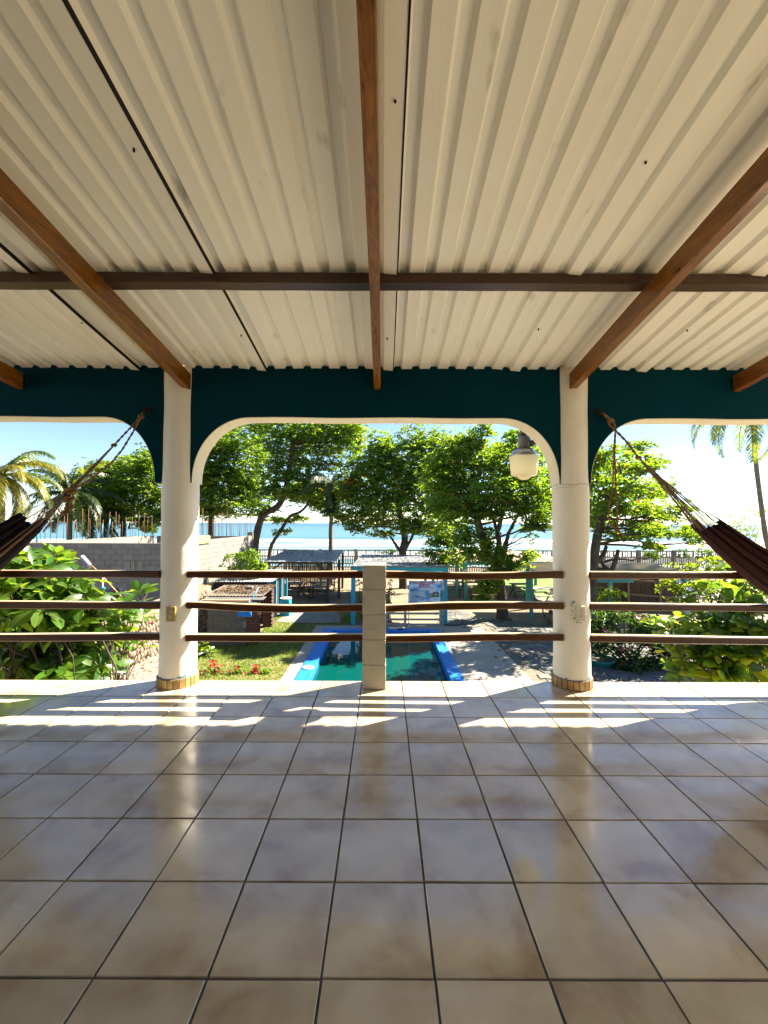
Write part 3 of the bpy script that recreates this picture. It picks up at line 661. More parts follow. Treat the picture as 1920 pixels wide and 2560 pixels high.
# opening with sunlit boards in the grey wall
for (px0, px1) in ((310, 324), (327, 335), (345, 355)):
    a = at(px0, 1403, 14.85); b = at(px1, 1425, 14.85); mb = MB(); mb.box(((a.x + b.x) / 2, 14.878, (a.z + b.z) / 2), (b.x - a.x, .02, a.z - b.z)); mb.build('patch', M_bond, house)

# --- river stone wall along the lawn, stones set in mortar
M_stone = mat('river_stone', (0.28, 0.205, 0.145), (0.18, 0.135, 0.10), scale=6, rough=0.85, bump=0.3, rnd=0.38, coords='obj')
M_redstone = mat('red_river_stone', (0.42, 0.16, 0.13), (0.32, 0.12, 0.10), scale=6, rough=0.85, bump=0.3, rnd=0.3, coords='obj')
M_smort = mat('stone_mortar', (0.23, 0.18, 0.115), (0.15, 0.115, 0.075), scale=5, rough=0.95, bump=0.8, bscale=14)
sw = empty('river_stone_wall', (-7.0, 13, GZ), 'retaining wall of rounded river stones in pale mortar along the lawn', 'wall')
mb = MB(); mb.box((-6.92, 13.1, GZ + 0.78), (0.5, 10.4, 1.60), Matrix.Rotation(.078, 3, 'Z'), 0.03); core = mb.build('mortar_core', M_smort, sw)
bm = bmesh.new(); bmesh.ops.create_icosphere(bm, subdivisions=1, radius=1.0)
stone_mes = []
for v_ in range(5):
    me = bpy.data.meshes.new('stone'); b2 = bm.copy()
    for v in b2.verts: v.co *= random.uniform(0.86, 1.08)
    for f in b2.faces: f.smooth = True
    b2.to_mesh(me); b2.free(); me.materials.append(M_stone if v_ < 4 else M_redstone); stone_mes.append(me)
bm.free()
def wall_x(y): return -6.65 - .078 * (y - 13.1)
cnt = 0; z = GZ + 0.03
while z < GZ + 1.42 and cnt < 420:
    hh = random.uniform(.20, .27); y = 8.9 + random.uniform(0, .15)
    while y < 18.1:
        w = random.uniform(.065, .115)
        link('stone', stone_mes[random.choice((0, 1, 2, 3, 0, 1, 2, 3, 4))] if y < 13 else random.choice(stone_mes[:4]), core, (wall_x(y + w) + .005, y + w, z + hh * .5 + random.uniform(-.04, .04)), (random.uniform(-.45, .45), random.uniform(-.2, .2), random.uniform(-.2, .2)), (0.085, w * .98, hh * .60)); cnt += 1
        y += 2 * w * 1.02
    z += hh * .92
# loose pebbles heaped along the wall's foot
bk = MB(); vs = []
for i in range(31):
    y = 8.6 + .18 * i; t = max(0, 1 - i / 30) ** .6; vs += [(wall_x(y) - .02, y, GZ + .55 * t + .02), (wall_x(y) + .30 * t + .02, y, GZ + .32 * t), (wall_x(y) + .95 * t + .05, y, GZ + .0)]
bk.add(vs, [(3 * i + q, 3 * i + q + 1, 3 * i + q + 4, 3 * i + q + 3) for i in range(30) for q in (0, 1)]); bk.build('pebble_bed', M_smort, sw)
pb = MB()
for _ in range(1500):
    y = random.uniform(8.8, 13.6); t = max(0, 1 - (y - 8.6) / 5.4) ** .6; u = random.random(); x = wall_x(y) + .95 * t * u; zz = GZ + (.55 - .77 * u if u < .3 else .32 * (1 - (u - .3) / .7)) * t + .02
    r = random.uniform(.03, .075); a = random.uniform(0, 6.28); M = Matrix.Rotation(a, 3, 'Z') @ Matrix.Rotation(random.uniform(-.5, .5), 3, 'X')
    vs = [Vector((x, y, zz)) + M @ Vector((q[0] * r * 1.3, q[1] * r, q[2] * r * .8)) for q in ((1, 0, 0), (0, 1, 0), (-1, 0, 0), (0, -1, 0), (.45, .45, .75), (-.45, .45, .75), (-.45, -.45, .75), (.45, -.45, .75))]
    pb.add(vs, [(0, 1, 4), (1, 5, 4), (1, 2, 5), (2, 6, 5), (2, 3, 6), (3, 7, 6), (3, 0, 7), (0, 4, 7), (4, 5, 6, 7)], True)
tag(pb.build('pebbles', mat('pebble', (0.28, 0.21, 0.15), (0.18, 0.135, 0.10), scale=6, rough=0.85, rnd=0.4, island=True), sw), kind='stuff')
sheet("planting_soil", [(-7.5, 9), (-6.5, 9), (-7.2, 18.2), (-7.5, 18.2)], 1.585, M_soil)
# ================================================================== fence, sheds, furniture
M_conc = mat('weathered_concrete', (0.30, 0.285, 0.25), (0.20, 0.19, 0.165), scale=1.5, detail=8, rough=0.95, bump=0.3)
M_oldwood = mat('old_grey_wood', (0.11, 0.085, 0.06), (0.055, 0.042, 0.032), scale=3, detail=7, rough=0.85, stretch=(4, 4, .6), bump=0.3)
M_tealwood = mat('teal_painted_wood', (0.06, 0.32, 0.30), (0.045, 0.25, 0.24), scale=4, rough=0.6, rough2=0.75, bump=0.1, c3=(0.30, 0.33, 0.28), s3=9, r3=(.64, .74))
M_bluewood = mat('turquoise_painted_wood', (0.015, 0.33, 0.45), (0.012, 0.27, 0.38), scale=4, rough=0.55, bump=0.1)
M_zinc = mat('zinc_roofing', (0.27, 0.29, 0.31), (0.20, 0.215, 0.23), scale=1.2, rough=0.42, rough2=0.6, metal=0.35, c3=(0.22, 0.19, 0.15), s3=1.1, r3=(.58, .72))
M_rust = mat('tan_roofing', (0.46, 0.34, 0.20), (0.36, 0.255, 0.15), scale=1.0, rough=0.8, c3=(0.27, 0.16, 0.08), s3=2.0, r3=(.58, .7))
M_darkwood = mat('dark_table_wood', (0.10, 0.06, 0.038), (0.05, 0.032, 0.022), scale=4, rough=0.5, stretch=(.8, 5, 5))
M_brick = mat('red_brick', (0.12, 0.036, 0.026), (0.07, 0.022, 0.017), scale=6, rough=0.9, bump=0.3, rnd=0.25)
M_white = mat('white_paint', (0.74, 0.73, 0.69), (0.66, 0.65, 0.61), scale=4, rough=0.55)
M_leafdry = mat('dry_leaf', (0.14, 0.08, 0.036), (0.08, 0.042, 0.02), scale=3, rough=0.75, rnd=0.4, island=True)

# --- lattice fence of precast concrete towards the beach
fence = empty('lattice_fence', (6, 34, GZ), 'dark precast concrete lattice fence between the garden and the beach', 'fence')
FY = 34.0; FT = GZ + 2.0; U = 0.71
x = -13.6; k = 0
while x < 33:
    mb = MB(); mb.box((x, FY, GZ + 1.03), (0.26, 0.26, 2.06), None, .01); mb.build('post', M_conc, fence)
    for (zc, h) in ((FT - .04, .10), (FT - .52, .10), (FT - 1.12, .08), (FT - 1.38, .09), (GZ + .08, .16)):
        mb = MB(); mb.box((x + 2 * U + .005, FY, zc), (4 * U - .26, .10, h)); mb.build('fence_rail', M_conc, fence)
    mb = MB()
    for u in range(4):
        a = x + u * U + .12
        for q in (0.02, 0.20, 0.36, 0.66): mb.box((a + q, FY + .002, FT - .28), (.055, .07, .38))
        mb.box((a + .51, FY, FT - .28), (.25, .06, .06))
        for q in range(5): mb.box((a + .03 + q * .142, FY + .001, FT - .825), (.082, .07, .51)); mb.box((a + .03 + q * .142, FY + .001, GZ + .39), (.075, .07, .46))
        for q in range(3): mb.box((a + .05 + q * .237, FY - .001, FT - 1.25), (.07, .07, .18))
    tag(mb.build('lattice', M_conc, fence), kind='stuff')
    x += 4 * U; k += 1

def roof_sheet(name, x0, x1, y0, y1, z0, z1, m, parent, wave=0.012, per=0.18, skew=0.0, th=0.02):
    n = int((x1 - x0) / per * 4); vs = []
    for i in range(n + 1):
        x = x0 + (x1 - x0) * i / n; dz = wave * math.sin(2 * math.pi * (x - x0) / per)
        vs += [(x, y0, z0 + dz), (x + skew, y1, z1 + dz), (x + skew, y1, z1 + dz - th), (x, y0, z0 + dz - th)]
    fs = [(4 * i + q, 4 * i + 4 + q, 4 * i + 4 + (q + 1) % 4, 4 * i + (q + 1) % 4) for i in range(n) for q in range(4)] + [(0, 1, 2, 3), (4 * n + 3, 4 * n + 2, 4 * n + 1, 4 * n)]
    mb = MB(); mb.add(vs, fs, False); return mb.build(name, m, parent)
def litter(name, parent, n, fx, m=None, s=(.05, .10)):
    mb = MB()
    for _ in range(n):
        p = Vector(fx()); a = random.uniform(0, 6.28); L = random.uniform(*s); d = Vector((math.cos(a), math.sin(a), random.uniform(-.1, .25))); e = Vector((-math.sin(a), math.cos(a), random.uniform(-.2, .3)))
        mb.add([p - d * L, p + e * L * .5 + Vector((0, 0, .012)), p + d * L, p - e * L * .5 + Vector((0, 0, .018))], [(0, 1, 2), (0, 2, 3)])
    o = mb.build(name, m or M_leafdry, parent); tag(o, kind='stuff'); return o
def posts(parent, spots, ztop, w, m):
    for (x, y) in spots:
        mb = MB(); zt = ztop(y) if callable(ztop) else ztop; mb.box((x, y, (GZ + zt) / 2), (w, w, zt - GZ), None, .006); mb.build('post', m, parent)

# --- grey roofed dining shed
sa = empty('dining_shed', (-4.4, 24.5, GZ), 'open shed with a flat grey metal roof over dark picnic tables, left of the pool', 'shed')
ra = roof_sheet('roof', -6.28, -2.52, 21.8, 27.2, -0.66, -0.39, M_zinc, sa, .007, .25)
za = lambda y: -0.66 + .27 * (y - 21.8) / 5.4 - .10
posts(sa, [(-6.0, 22.1), (-2.9, 22.1), (-6.0, 26.9), (-2.62, 26.9), (-2.45, 23.2)], za, .13, M_oldwood)
for y in (22.0, 26.9):
    mb = MB(); mb.box((-4.4, y, za(y) + .04), (3.6, .09, .10)); mb.build('beam', M_oldwood, sa)
mb = MB(); mb.bar((-2.9, 22.1, -1.25), (-3.6, 22.1, za(22) + .02), .06, .08); mb.build('brace', M_oldwood, sa)
mb = MB(); mb.bar((-6.0, 22.1, -1.25), (-5.3, 22.1, za(22) + .02), .06, .08); mb.build('brace', M_oldwood, sa)
litter('fallen_leaves', ra, 110, lambda: ((lambda u, v: (-6.2 + 3.6 * u, 21.9 + 5.2 * v, -0.66 + .27 * (.1 + 5.2 * v) / 5.4 + .016))(random.random(), random.random() ** .45)))
# reed screen behind the shed's left half
mb = MB()
for i in range(60): xx = -6.2 + 2.9 * i / 60 + random.uniform(-.01, .01); mb.box((xx, 27.6 + random.uniform(-.02, .02), GZ + .95), (.035, .03, 1.8 + random.uniform(-.12, .1)))
sc_ = mb.build('reed_screen', M_oldwood); tag(sc_, 'dark upright stick screen behind the grey roofed shed', 'screen')

# --- turquoise trimmed shed behind the block post
sb_ = empty('pool_shed', (0.7, 21.5, GZ), 'shed with a leaf strewn metal roof and turquoise beams behind the block post', 'shed')
rb = roof_sheet('roof', -1.33, 2.62, 17.1, 25.8, -0.42, -0.58, M_zinc, sb_, .004, .25)
mb = MB(); mb.box((0.65, 17.16, -0.53), (3.9, .05, .16)); mb.build('fascia', mat('teal_fascia', (0.02, 0.40, 0.40), rough=0.55), sb_)
posts(sb_, [(-1.24, 17.28), (2.50, 17.3)], -0.46, .17, M_bluewood); posts(sb_, [(-1.2, 25.5), (2.5, 25.5), (2.5, 21.5)], -0.62, .14, M_tealwood)
mb = MB(); mb.bar((2.5, 17.25, -1.0), (1.9, 17.25, -.6), .05, .07); mb.build('brace', M_bluewood, sb_)
litter('fallen_leaves', rb, 260, lambda: (lambda u, v: (-1.3 + 3.85 * u, 17.2 + 8.4 * v, -0.42 - .16 * (8.4 * v) / 8.7 + .02))(random.random(), random.random()), s=(.05, .12))

# --- green beamed shed with a tan hipped roof under the almond tree
sd = empty('green_shed', (6.8, 24.5, GZ), 'open shed with pale green posts and a tan leaf covered roof behind the almond tree', 'shed')
E = [(4.2, 23.7, -.74), (10.4, 23.7, -.80), (10.9, 29.5, -.74), (3.4, 29.5, -.74)]; Rg = [(4.3, 27.6, -.34), (7.6, 27.4, -.34)]
mb = MB(); vs = E + Rg; vs += [(a, b, c - .04) for a, b, c in E + Rg]
mb.add(vs, [(0, 1, 5, 4), (1, 2, 5), (2, 3, 4, 5), (3, 0, 4), (6, 10, 11, 7), (7, 11, 8), (8, 11, 10, 9), (9, 10, 6), (0, 6, 7, 1), (1, 7, 8, 2), (2, 8, 9, 3), (3, 9, 6, 0)])
rd = mb.build('roof', M_rust, sd)
mb = MB(); mb.box((7.3, 23.68, -.90), (6.3, .07, .17)); mb.build('beam', M_tealwood, sd)
mb = MB(); mb.bar((4.25, 23.7, -.9), (3.4, 29.3, -.9), .07, .17); mb.build('beam', M_tealwood, sd)
posts(sd, [(4.15, 24.0), (4.45, 22.95), (5.0, 26.8), (9.4, 22.9), (10.2, 28.5)], -0.80, .15, M_tealwood)
posts(sd, [(6.46, 18.6)], -1.0, .13, M_tealwood)
def tanroof():
    u, v = random.random(), random.random() ** 1.6; return (4.3 + 5.6 * u - 1.2 * v * u, 23.8 + 3.4 * v, -.74 + .4 * v * 3.4 / 3.8 + .02)
litter('fallen_leaves', rd, 420, tanroof, s=(.05, .11))
def lettering(txt, loc, size, m, parent, rot=(math.pi / 2, 0, 0), align='CENTER', name='lettering'):
    cu = bpy.data.curves.new(name, 'FONT'); cu.body = txt; cu.size = size; cu.align_x = align; cu.align_y = 'CENTER'; cu.extrude = 0.0008; cu.resolution_u = 2; cu.offset = size * .06
    to = bpy.data.objects.new(name, cu); COL.objects.link(to); bpy.context.view_layer.update()
    dg = bpy.context.evaluated_depsgraph_get(); me = bpy.data.meshes.new_from_object(to.evaluated_get(dg)); bpy.data.objects.remove(to)
    me.materials.clear(); me.materials.append(m); return link(name, me, parent, loc, rot)
M_red = mat('red_print', (0.55, 0.02, 0.02), rough=0.5); M_blackp = mat('dark_print', (0.02, 0.03, 0.06), rough=0.5)
for (px, py, w, h, Yd, lab) in ((1142, 1411, 12, 7, 23.6, 'small white notice with red print high on a pale green post'), (1163, 1428, 14, 8, 22.8, 'white notice with red print hung low between pale green posts')):
    p = at(px, py, Yd); s_ = Yd / FPX; t = empty('notice', p, lab, 'notice'); mb = MB(); mb.box(p, (w * s_, .015, h * s_)); bd = mb.build('board', M_white, t)
    for q in (1, -1): mb = MB(); mb.box(p + Vector((0, -.01, q * h * s_ * .2)), (w * s_ * .7, .004, h * s_ * .16)); mb.build('print_line', M_red, bd)

# --- right shed with a ridged pale roof
sr = empty('ridged_roof_shed', (11.0, 19.5, GZ), 'low shed with a pale ridged roof behind the right pillar', 'shed')
M_ridge = mat('pale_ridged_roofing', (0.44, 0.38, 0.28), (0.32, 0.27, 0.20), scale=1.5, rough=0.8, c3=(0.30, 0.17, 0.09), s3=2.5, r3=(.62, .72))
rr0 = roof_sheet('roof', 6.6, 13.2, 17.9, 21.0, -.73, -.62, M_ridge, sr, .035, .16, skew=-.3)
mb = MB(); mb.box((9.1, 17.98, -1.06), (3.0, .07, .17)); mb.build('beam', M_tealwood, sr)
posts(sr, [(9.6, 18.0), (8.2, 18.0), (12.9, 18.1), (12.9, 20.8), (7.0, 20.6)], -.84, .15, M_tealwood)
# dark plank wall below it
pw = empty('plank_screen', (12.3, 20.2, GZ), 'dark weathered plank screen behind the round green bush', 'screen')
for i in range(22):
    a = Vector((10.5 + .2 * i, 21.4 - .06 * i, 0)); mb = MB(); mb.box((a.x, a.y, GZ + .78), (.215, .03, 1.5 + random.uniform(-.06, .06)), Matrix.Rotation(-.3, 3, 'Z'), .003); mb.build('plank', M_oldwood, pw)
for (za_, zb_) in ((1.45, 1.3), (.75, .6)): mb = MB(); mb.bar((10.4, 21.32, GZ + za_), (14.8, 20.0, GZ + zb_), .05, .09); mb.build('cross_rail', mat('pale_rail', (0.26, 0.19, 0.13), rough=0.85), pw)
for x in (12.0, 13.3): mb = MB(); mb.box((x, 21.27 - .3 * (x - 10.5), GZ + .85), (.1, .1, 1.7)); mb.build('post', MATS['pale_rail'], pw)

# --- brick and block barbecue hut by the stone wall
hb_ = MB(); hb_.box((0, 0, 0), (0.392, 0.03, 0.190), None, 0.006); hut_blk_me = hb_.mesh('concrete_block', mat('shaded_block', (0.135, 0.13, 0.115), (0.09, 0.088, 0.078), scale=3, rough=.95, bump=.4, rnd=.12))  # hut blocks: colour lowered so that the shade on them is painted in
bq = empty('barbecue_hut', (-5.3, 15.8, GZ), 'low barbecue hut of grey blocks and red brick piers with a tin roof', 'hut')
wl_ = MB(); wl_.box((-5.29, 14.42, GZ + .70), (1.30, .16, 1.40)); wq = wl_.build('wall', M_mort, bq)
for r in range(7):
    off = 0 if r % 2 else .2; s_ = -.2 + off - .2
    while s_ < 1.3:
        a, b = max(0, s_), min(1.3, s_ + .4)
        if b - a > .1: link('concrete_block', hut_blk_me, wq, (-5.94 + (a + b) / 2, 14.337, GZ + .1 + .2 * r), None, ((b - a - .01) / .392, 1, 1))
        s_ += .4
brk = MB(); brk.box((0, 0, 0), (.115, .17, .058), None, .005); brk_me = brk.mesh('brick', M_brick)
for (x, y, h) in ((-4.44, 14.55, 1.42), (-4.62, 17.0, 1.55)):
    mb = MB(); mb.box((x, y, GZ + h / 2), (.335, .335, h)); pr_ = mb.build('brick_pier', M_mort, bq)
    for r in range(int(h / .072)):
        for side in range(2):                       # faces towards the camera and towards the sun
            for q in range(3):
                o_ = (-.118 + .118 * q) + (.03 if r % 2 else -.01)
                if abs(o_) > .15: continue
                if side == 0: link('brick', brk_me, pr_, (x + o_, y - .095, GZ + .04 + .072 * r))
                else: link('brick', brk_me, pr_, (x + .095, y + o_, GZ + .04 + .072 * r), (0, 0, math.pi / 2))
rq = roof_sheet('roof', -6.35, -4.25, 14.9, 17.4, -1.24, -1.20, mat('mossy_roofing', (0.13, 0.105, 0.075), (0.08, 0.062, 0.045), scale=3, rough=.9, bump=.4), bq, .015, .12, skew=-.15)
litter('fallen_leaves', rq, 420, lambda: (-6.2 + 1.9 * random.random(), 15.3 + 2.0 * random.random(), -1.19))
mb = MB(); mb.box((-5.35, 14.42, GZ + 1.45), (1.6, .12, .13), None, .006); mb.build('timber', mat('tan_plank', (0.48, 0.30, 0.17), (0.36, 0.22, 0.12), scale=5, rough=0.7), bq)  # tan timber with brown mottling throughout
mb = MB(); mb.box((-5.15, 14.75, GZ + 1.50), (2.0, .5, .03), Matrix.Rotation(.04, 3, 'X')); mb.build('counter_slab', MATS['shaded_block'], bq)
mb = MB(); mb.box((-5.1, 16.2, -1.13), (.2, .14, .09), None, .01); mb.build('loose_stone', M_conc, bq)
# kiosk with turquoise posts behind it
kk = empty('kiosk', (-5.8, 19.2, GZ), 'dark kiosk with turquoise door posts and a small tin roof beyond the barbecue', 'kiosk')
mb = MB(); mb.box((-5.9, 19.3, GZ + .85), (2.2, 3.6, 1.7)); mb.build('wall', mat('dark_maroon_paint', (0.045, 0.02, 0.022), rough=0.8), kk)
for y in (17.45, 18.55, 19.55, 20.6): mb = MB(); mb.box((-4.74, y, GZ + .86), (.11, .11, 1.72), None, .005); mb.build('post', M_bluewood, kk)
roof_sheet('roof', -7.0, -4.55, 17.3, 21.2, -1.07, -1.0, M_zinc, kk, .015, .12)
mb = MB(); mb.box((-4.66, 20.0, GZ + 1.35), (.03, .09, .16)); mb.build('switch_box', M_conc, kk)
t = empty('wash_stand', (-4.35, 19.0, GZ), 'turquoise wash stand with a white basin beside the kiosk', 'stand')
mb = MB(); mb.box((-4.38, 19.0, GZ + .36), (.42, .5, .72), None, .01); mb.build('cabinet', M_bluewood, t)
mb = MB(); mb.lathe((-4.38, 19.0, GZ + .72), [(.2, 0), (.26, .03), (.27, .06), (.22, .055), (.1, .03), (0, .03)], 20); mb.build('basin', M_white, t)

# --- picnic tables
def picnic(x, y, rz, label, group, w=1.35, m=None, m2=None):
    m = m or M_darkwood; t = empty('picnic_table', (0, 0, 0), label, 'table', group)
    for q in range(4): mb = MB(); mb.box((0, -.24 + .16 * q, .73), (w, .15, .035), None, .004); mb.build('tabletop_plank', m2 or m, t)
    for s in (1, -1): mb = MB(); mb.box((0, s * .58, .43), (w, .22, .035), None, .004); mb.build('bench', m2 or m, t)
    for ex in (-1, 1):
        for s in (1, -1): mb = MB(); mb.bar((ex * w * .38, s * .48, 0), (ex * w * .38, -s * .16, .71), .05, .07); mb.build('leg', m, t)
        mb = MB(); mb.bar((ex * w * .34, -.62, .39), (ex * w * .34, .62, .39), .04, .07); mb.build('cross_bar', m, t)
    t.location = (x, y, GZ); t.rotation_euler = (0, 0, rz)
M_greywood = mat('grey_table_wood', (0.30, 0.28, 0.25), (0.22, 0.20, 0.18), scale=4, rough=0.55)  # grey wood for tabletop planks and benches
G1 = 'tables under the grey roofed shed'; G2 = 'tables by the green shed'
picnic(-5.55, 26.2, .05, 'picnic table at the back left under the grey shed roof', G1, 1.1, m2=M_greywood)
picnic(-5.15, 23.9, .05, 'picnic table nearest the turquoise kiosk posts', G1, 1.0, m2=M_greywood)
picnic(-3.45, 26.0, .0, 'picnic table at the back right under the grey shed roof', G1, 1.1, m2=M_greywood)
picnic(-3.6, 24.2, .05, 'picnic table beside the old wagon wheel', G1, 1.1, m2=M_greywood)
picnic(-3.5, 22.6, .1, 'dark picnic table at the front of the grey roofed shed', G1, 1.15)
picnic(5.25, 22.6, .0, 'dark picnic table in the shade left of the almond trunk', G2, 1.3)
picnic(4.9, 24.6, .0, 'dark picnic table behind the two pale green posts', G2, 1.5)
picnic(3.9, 26.4, .0, 'dark picnic table deepest in the shade of the green shed', G2, 1.5)
picnic(7.75, 24.0, .1, 'sunlit picnic table right of the almond trunk', G2, 1.2)
picnic(8.35, 22.4, .12, 'sunlit picnic table at the edge of the far grass', G2, 1.35, m2=M_greywood)
# wagon wheels
def wheel(c, r, nrm, label):
    t = empty('wagon_wheel', c, label, 'wheel', 'old wagon wheels'); n = Vector(nrm).normalized(); u = n.cross(Vector((0, 0, 1))).normalized(); v = u.cross(n); c = Vector(c)
    m = mat('wheel_wood', (0.16, 0.07, 0.045), rough=0.8)
    mb = MB(); mb.tube([c + (u * math.cos(a) + v * math.sin(a)) * r for a in [2 * math.pi * q / 24 for q in range(25)]], .032, 6); mb.build('rim', m, t)
    for q in range(8): a = math.pi / 4 * q + .2; mb = MB(); mb.tube([c, c + (u * math.cos(a) + v * math.sin(a)) * r], .018, 5); mb.build('spoke', m, t)
    mb = MB(); mb.tube([c - n * .07, c + n * .07], .06, 10); mb.build('hub', m, t)
wheel((-4.05, 23.3, GZ + .46), .44, (.5, -1, 0.05), 'old dark wagon wheel among the tables of the grey shed')
wheel((6.98, 17.75, GZ + .46), .44, (-1, -.45, 0), 'old wagon wheel leaning beside the right pillar and a blue broom')
mb = MB(); mb.bar((7.15, 17.2, GZ + .02), (7.32, 17.4, GZ + 1.35), .025, .025); mb.box((7.14, 17.18, GZ + .06), (.28, .05, .12)); tag(mb.build('broom', mat('blue_plastic', (0.01, 0.13, 0.55), rough=0.4)), 'blue broom leaning next to the wagon wheel', 'broom')
t = empty('price_notice', at(1386, 1478, 21.5), 'white notice with red print at the right pillar edge', 'notice'); p = t.location.copy()
mb = MB(); mb.box(p, (.42, .02, .34)); bd = mb.build('board', M_white, t)
lettering('F', p + Vector((-.12, -.014, .08)), .14, M_red, bd)
for q in (0.02, -.1): mb = MB(); mb.box(p + Vector((0.02, -.0125, q)), (.34, .004, .045)); mb.build('print_line', M_red, bd)

# --- pool rules sign
c = at(1061.5, 1484, 17.05); W_, H_ = 1.27, 1.06; sy = 17.05
sg = empty('pool_rules_sign', (c.x, sy, GZ), 'blue and white pool rules sign with red heading behind the pool', 'sign')
def sign_face():
    m = bpy.data.materials.new('printed_sky_sheet'); m.use_nodes = True; N = m.node_tree.nodes; L = m.node_tree.links; P = N['Principled BSDF']; P.inputs['Roughness'].default_value = .35
    g_ = N.new('ShaderNodeTexCoord'); n = N.new('ShaderNodeTexNoise'); n.inputs['Scale'].default_value = 2.6; n.inputs['Detail'].default_value = 5; L.new(g_.outputs['Object'], n.inputs['Vector'])
    mp = N.new('ShaderNodeMapping'); mp.inputs['Scale'].default_value = (1, 1, 2.2); L.new(g_.outputs['Object'], mp.inputs[0]); L.new(mp.outputs[0], n.inputs['Vector'])
    r = N.new('ShaderNodeValToRGB'); r.color_ramp.elements[0].position = .36; r.color_ramp.elements[0].color = (.01, .24, .62, 1); r.color_ramp.elements[1].position = .52; r.color_ramp.elements[1].color = (.50, .66, .78, 1)
    L.new(n.outputs[0], r.inputs[0]); L.new(r.outputs[0], P.inputs['Base Color']); return m
zc = c.z - .02; top = zc + H_ / 2
mb = MB(); mb.box((c.x, sy, zc), (W_, .025, H_)); bd = mb.build('board', sign_face(), sg)
for x in (-W_ / 2 + .0, W_ / 2 - .03): mb = MB(); mb.tube([(c.x + x, sy + .03, GZ), (c.x + x, sy + .03, zc)], .018, 8); mb.build('pole', M_white, sg)
F_ = sy - .0145
lettering('REGLAMENTO DE USO', (c.x - .02, F_, top - .075), .088, M_red, bd)
lettering('DE PISCINA', (c.x - .02, F_, top - .155), .085, M_red, bd)
lettering('DE 9:00 AM A 5:00 PM', (c.x - .02, F_, top - .225), .052, mat('magenta_print', (.45, .02, .25), rough=.5), bd)
lettering('NO NOS HACEMOS RESPONSABLES POR OBJETOS', (c.x - .02, F_, top - .28), .036, M_red, bd)
rules = ['REGLAS DE USO', 'MANTENER LA PISCINA LIMPIA EN TODO MOMENTO', 'EL USO DE LA PISCINA ES EXCLUSIVO DE HUESPEDES', 'LAVARSE LOS PIES ANTES', 'MANTENER VIGILADOS A LOS NINOS', 'EN TODO MOMENTO', 'NO INGERIR ALIMENTOS EN LA PISCINA', 'NO CORRER ALREDEDOR DE LA PISCINA', 'NO INGRESAR A LA PISCINA CON ROPA', 'NO SALTAR DENTRO DE LA PISCINA', 'POR SU SEGURIDAD', 'EL MANEJO DE LA PISCINA ES RESPONSABLE', 'GRACIAS POR SU COLABORACION']
for q, tx in enumerate(rules): lettering(tx, (c.x - W_ / 2 + .06, F_, top - .345 - .047 * q), .031, M_blackp if q < 12 else M_red, bd, align='LEFT')
ph = MB(); ph.box((c.x + .24, F_, top - .58), (.22, .004, .17)); ph.build('photo_print', mat('green_photo', (.06, .13, .05), (.25, .32, .25), scale=14, rough=.4), bd)
ph = MB(); ph.box((c.x + .45, F_, top - .545), (.29, .003, .24)); fw = ph.build('photo_frame', M_white, bd)
for (dx, dz) in ((-.066, .056), (.066, .056), (-.066, -.056), (.066, -.056)): ph = MB(); ph.box((c.x + .45 + dx, F_ - .0025, top - .545 + dz), (.12, .004, .1)); ph.build('photo_print', mat('dark_photo', (.02, .05, .05), (.10, .12, .12), scale=12, rough=.4), fw)
sw_ = MB(); pts = [Vector((c.x + .12 + .42 * i / 14, F_, top - .72 - .09 * math.sin(math.pi * i / 14))) for i in range(15)]; sw_.tube(pts, [.003 + .02 * math.sin(math.pi * i / 14) for i in range(15)], 6); sw_.build('swoosh', M_white, bd)
t = empty('paper_notices', (c.x + W_ / 2 + .08, sy + .1, zc + .4), 'two pale paper notices on a turquoise post beside the pool sign', 'notice')
mb = MB(); mb.box((c.x + W_ / 2 + .06, sy + .14, (GZ + top) / 2), (.1, .1, top - GZ - .03)); mb.build('post', M_tealwood, t)
M_paper = mat('lilac_paper', (.50, .52, .66), rough=.7)
for (dz, h, w) in ((.47, .13, .18), (.26, .23, .2)):
    mb = MB(); mb.box((c.x + W_ / 2 + .07, sy + .08, zc + dz), (w, .006, h)); pp = mb.build('paper', M_paper, t)
lettering('9', (c.x + W_ / 2 + .03, sy + .075, zc + .30), .09, M_blackp, pp)

# --- low grey railing in front of the sign
lf = empty('low_garden_fence', (c.x - .6, 17.22, GZ), 'low grey wooden rail fence between the pool and the rules sign', 'fence')
xl, xr = at(966, 1560, 17.2).x, at(1106, 1560, 17.2).x
M_greyp = mat('grey_fence_paint', (.33, .34, .32), (.25, .255, .235), scale=5, rough=.75)
for x in (xl, at(1013, 1560, 17.2).x, xr): mb = MB(); mb.box((x, 17.2, GZ + .28), (.10, .10, .56), None, .006); mb.build('post', M_greyp, lf)
for z in (.50, .26, .06): mb = MB(); mb.box(((xl + xr) / 2, 17.13, GZ + z), (xr - xl + .1, .03, .085), None, .004); mb.build('fence_rail', M_greyp, lf)
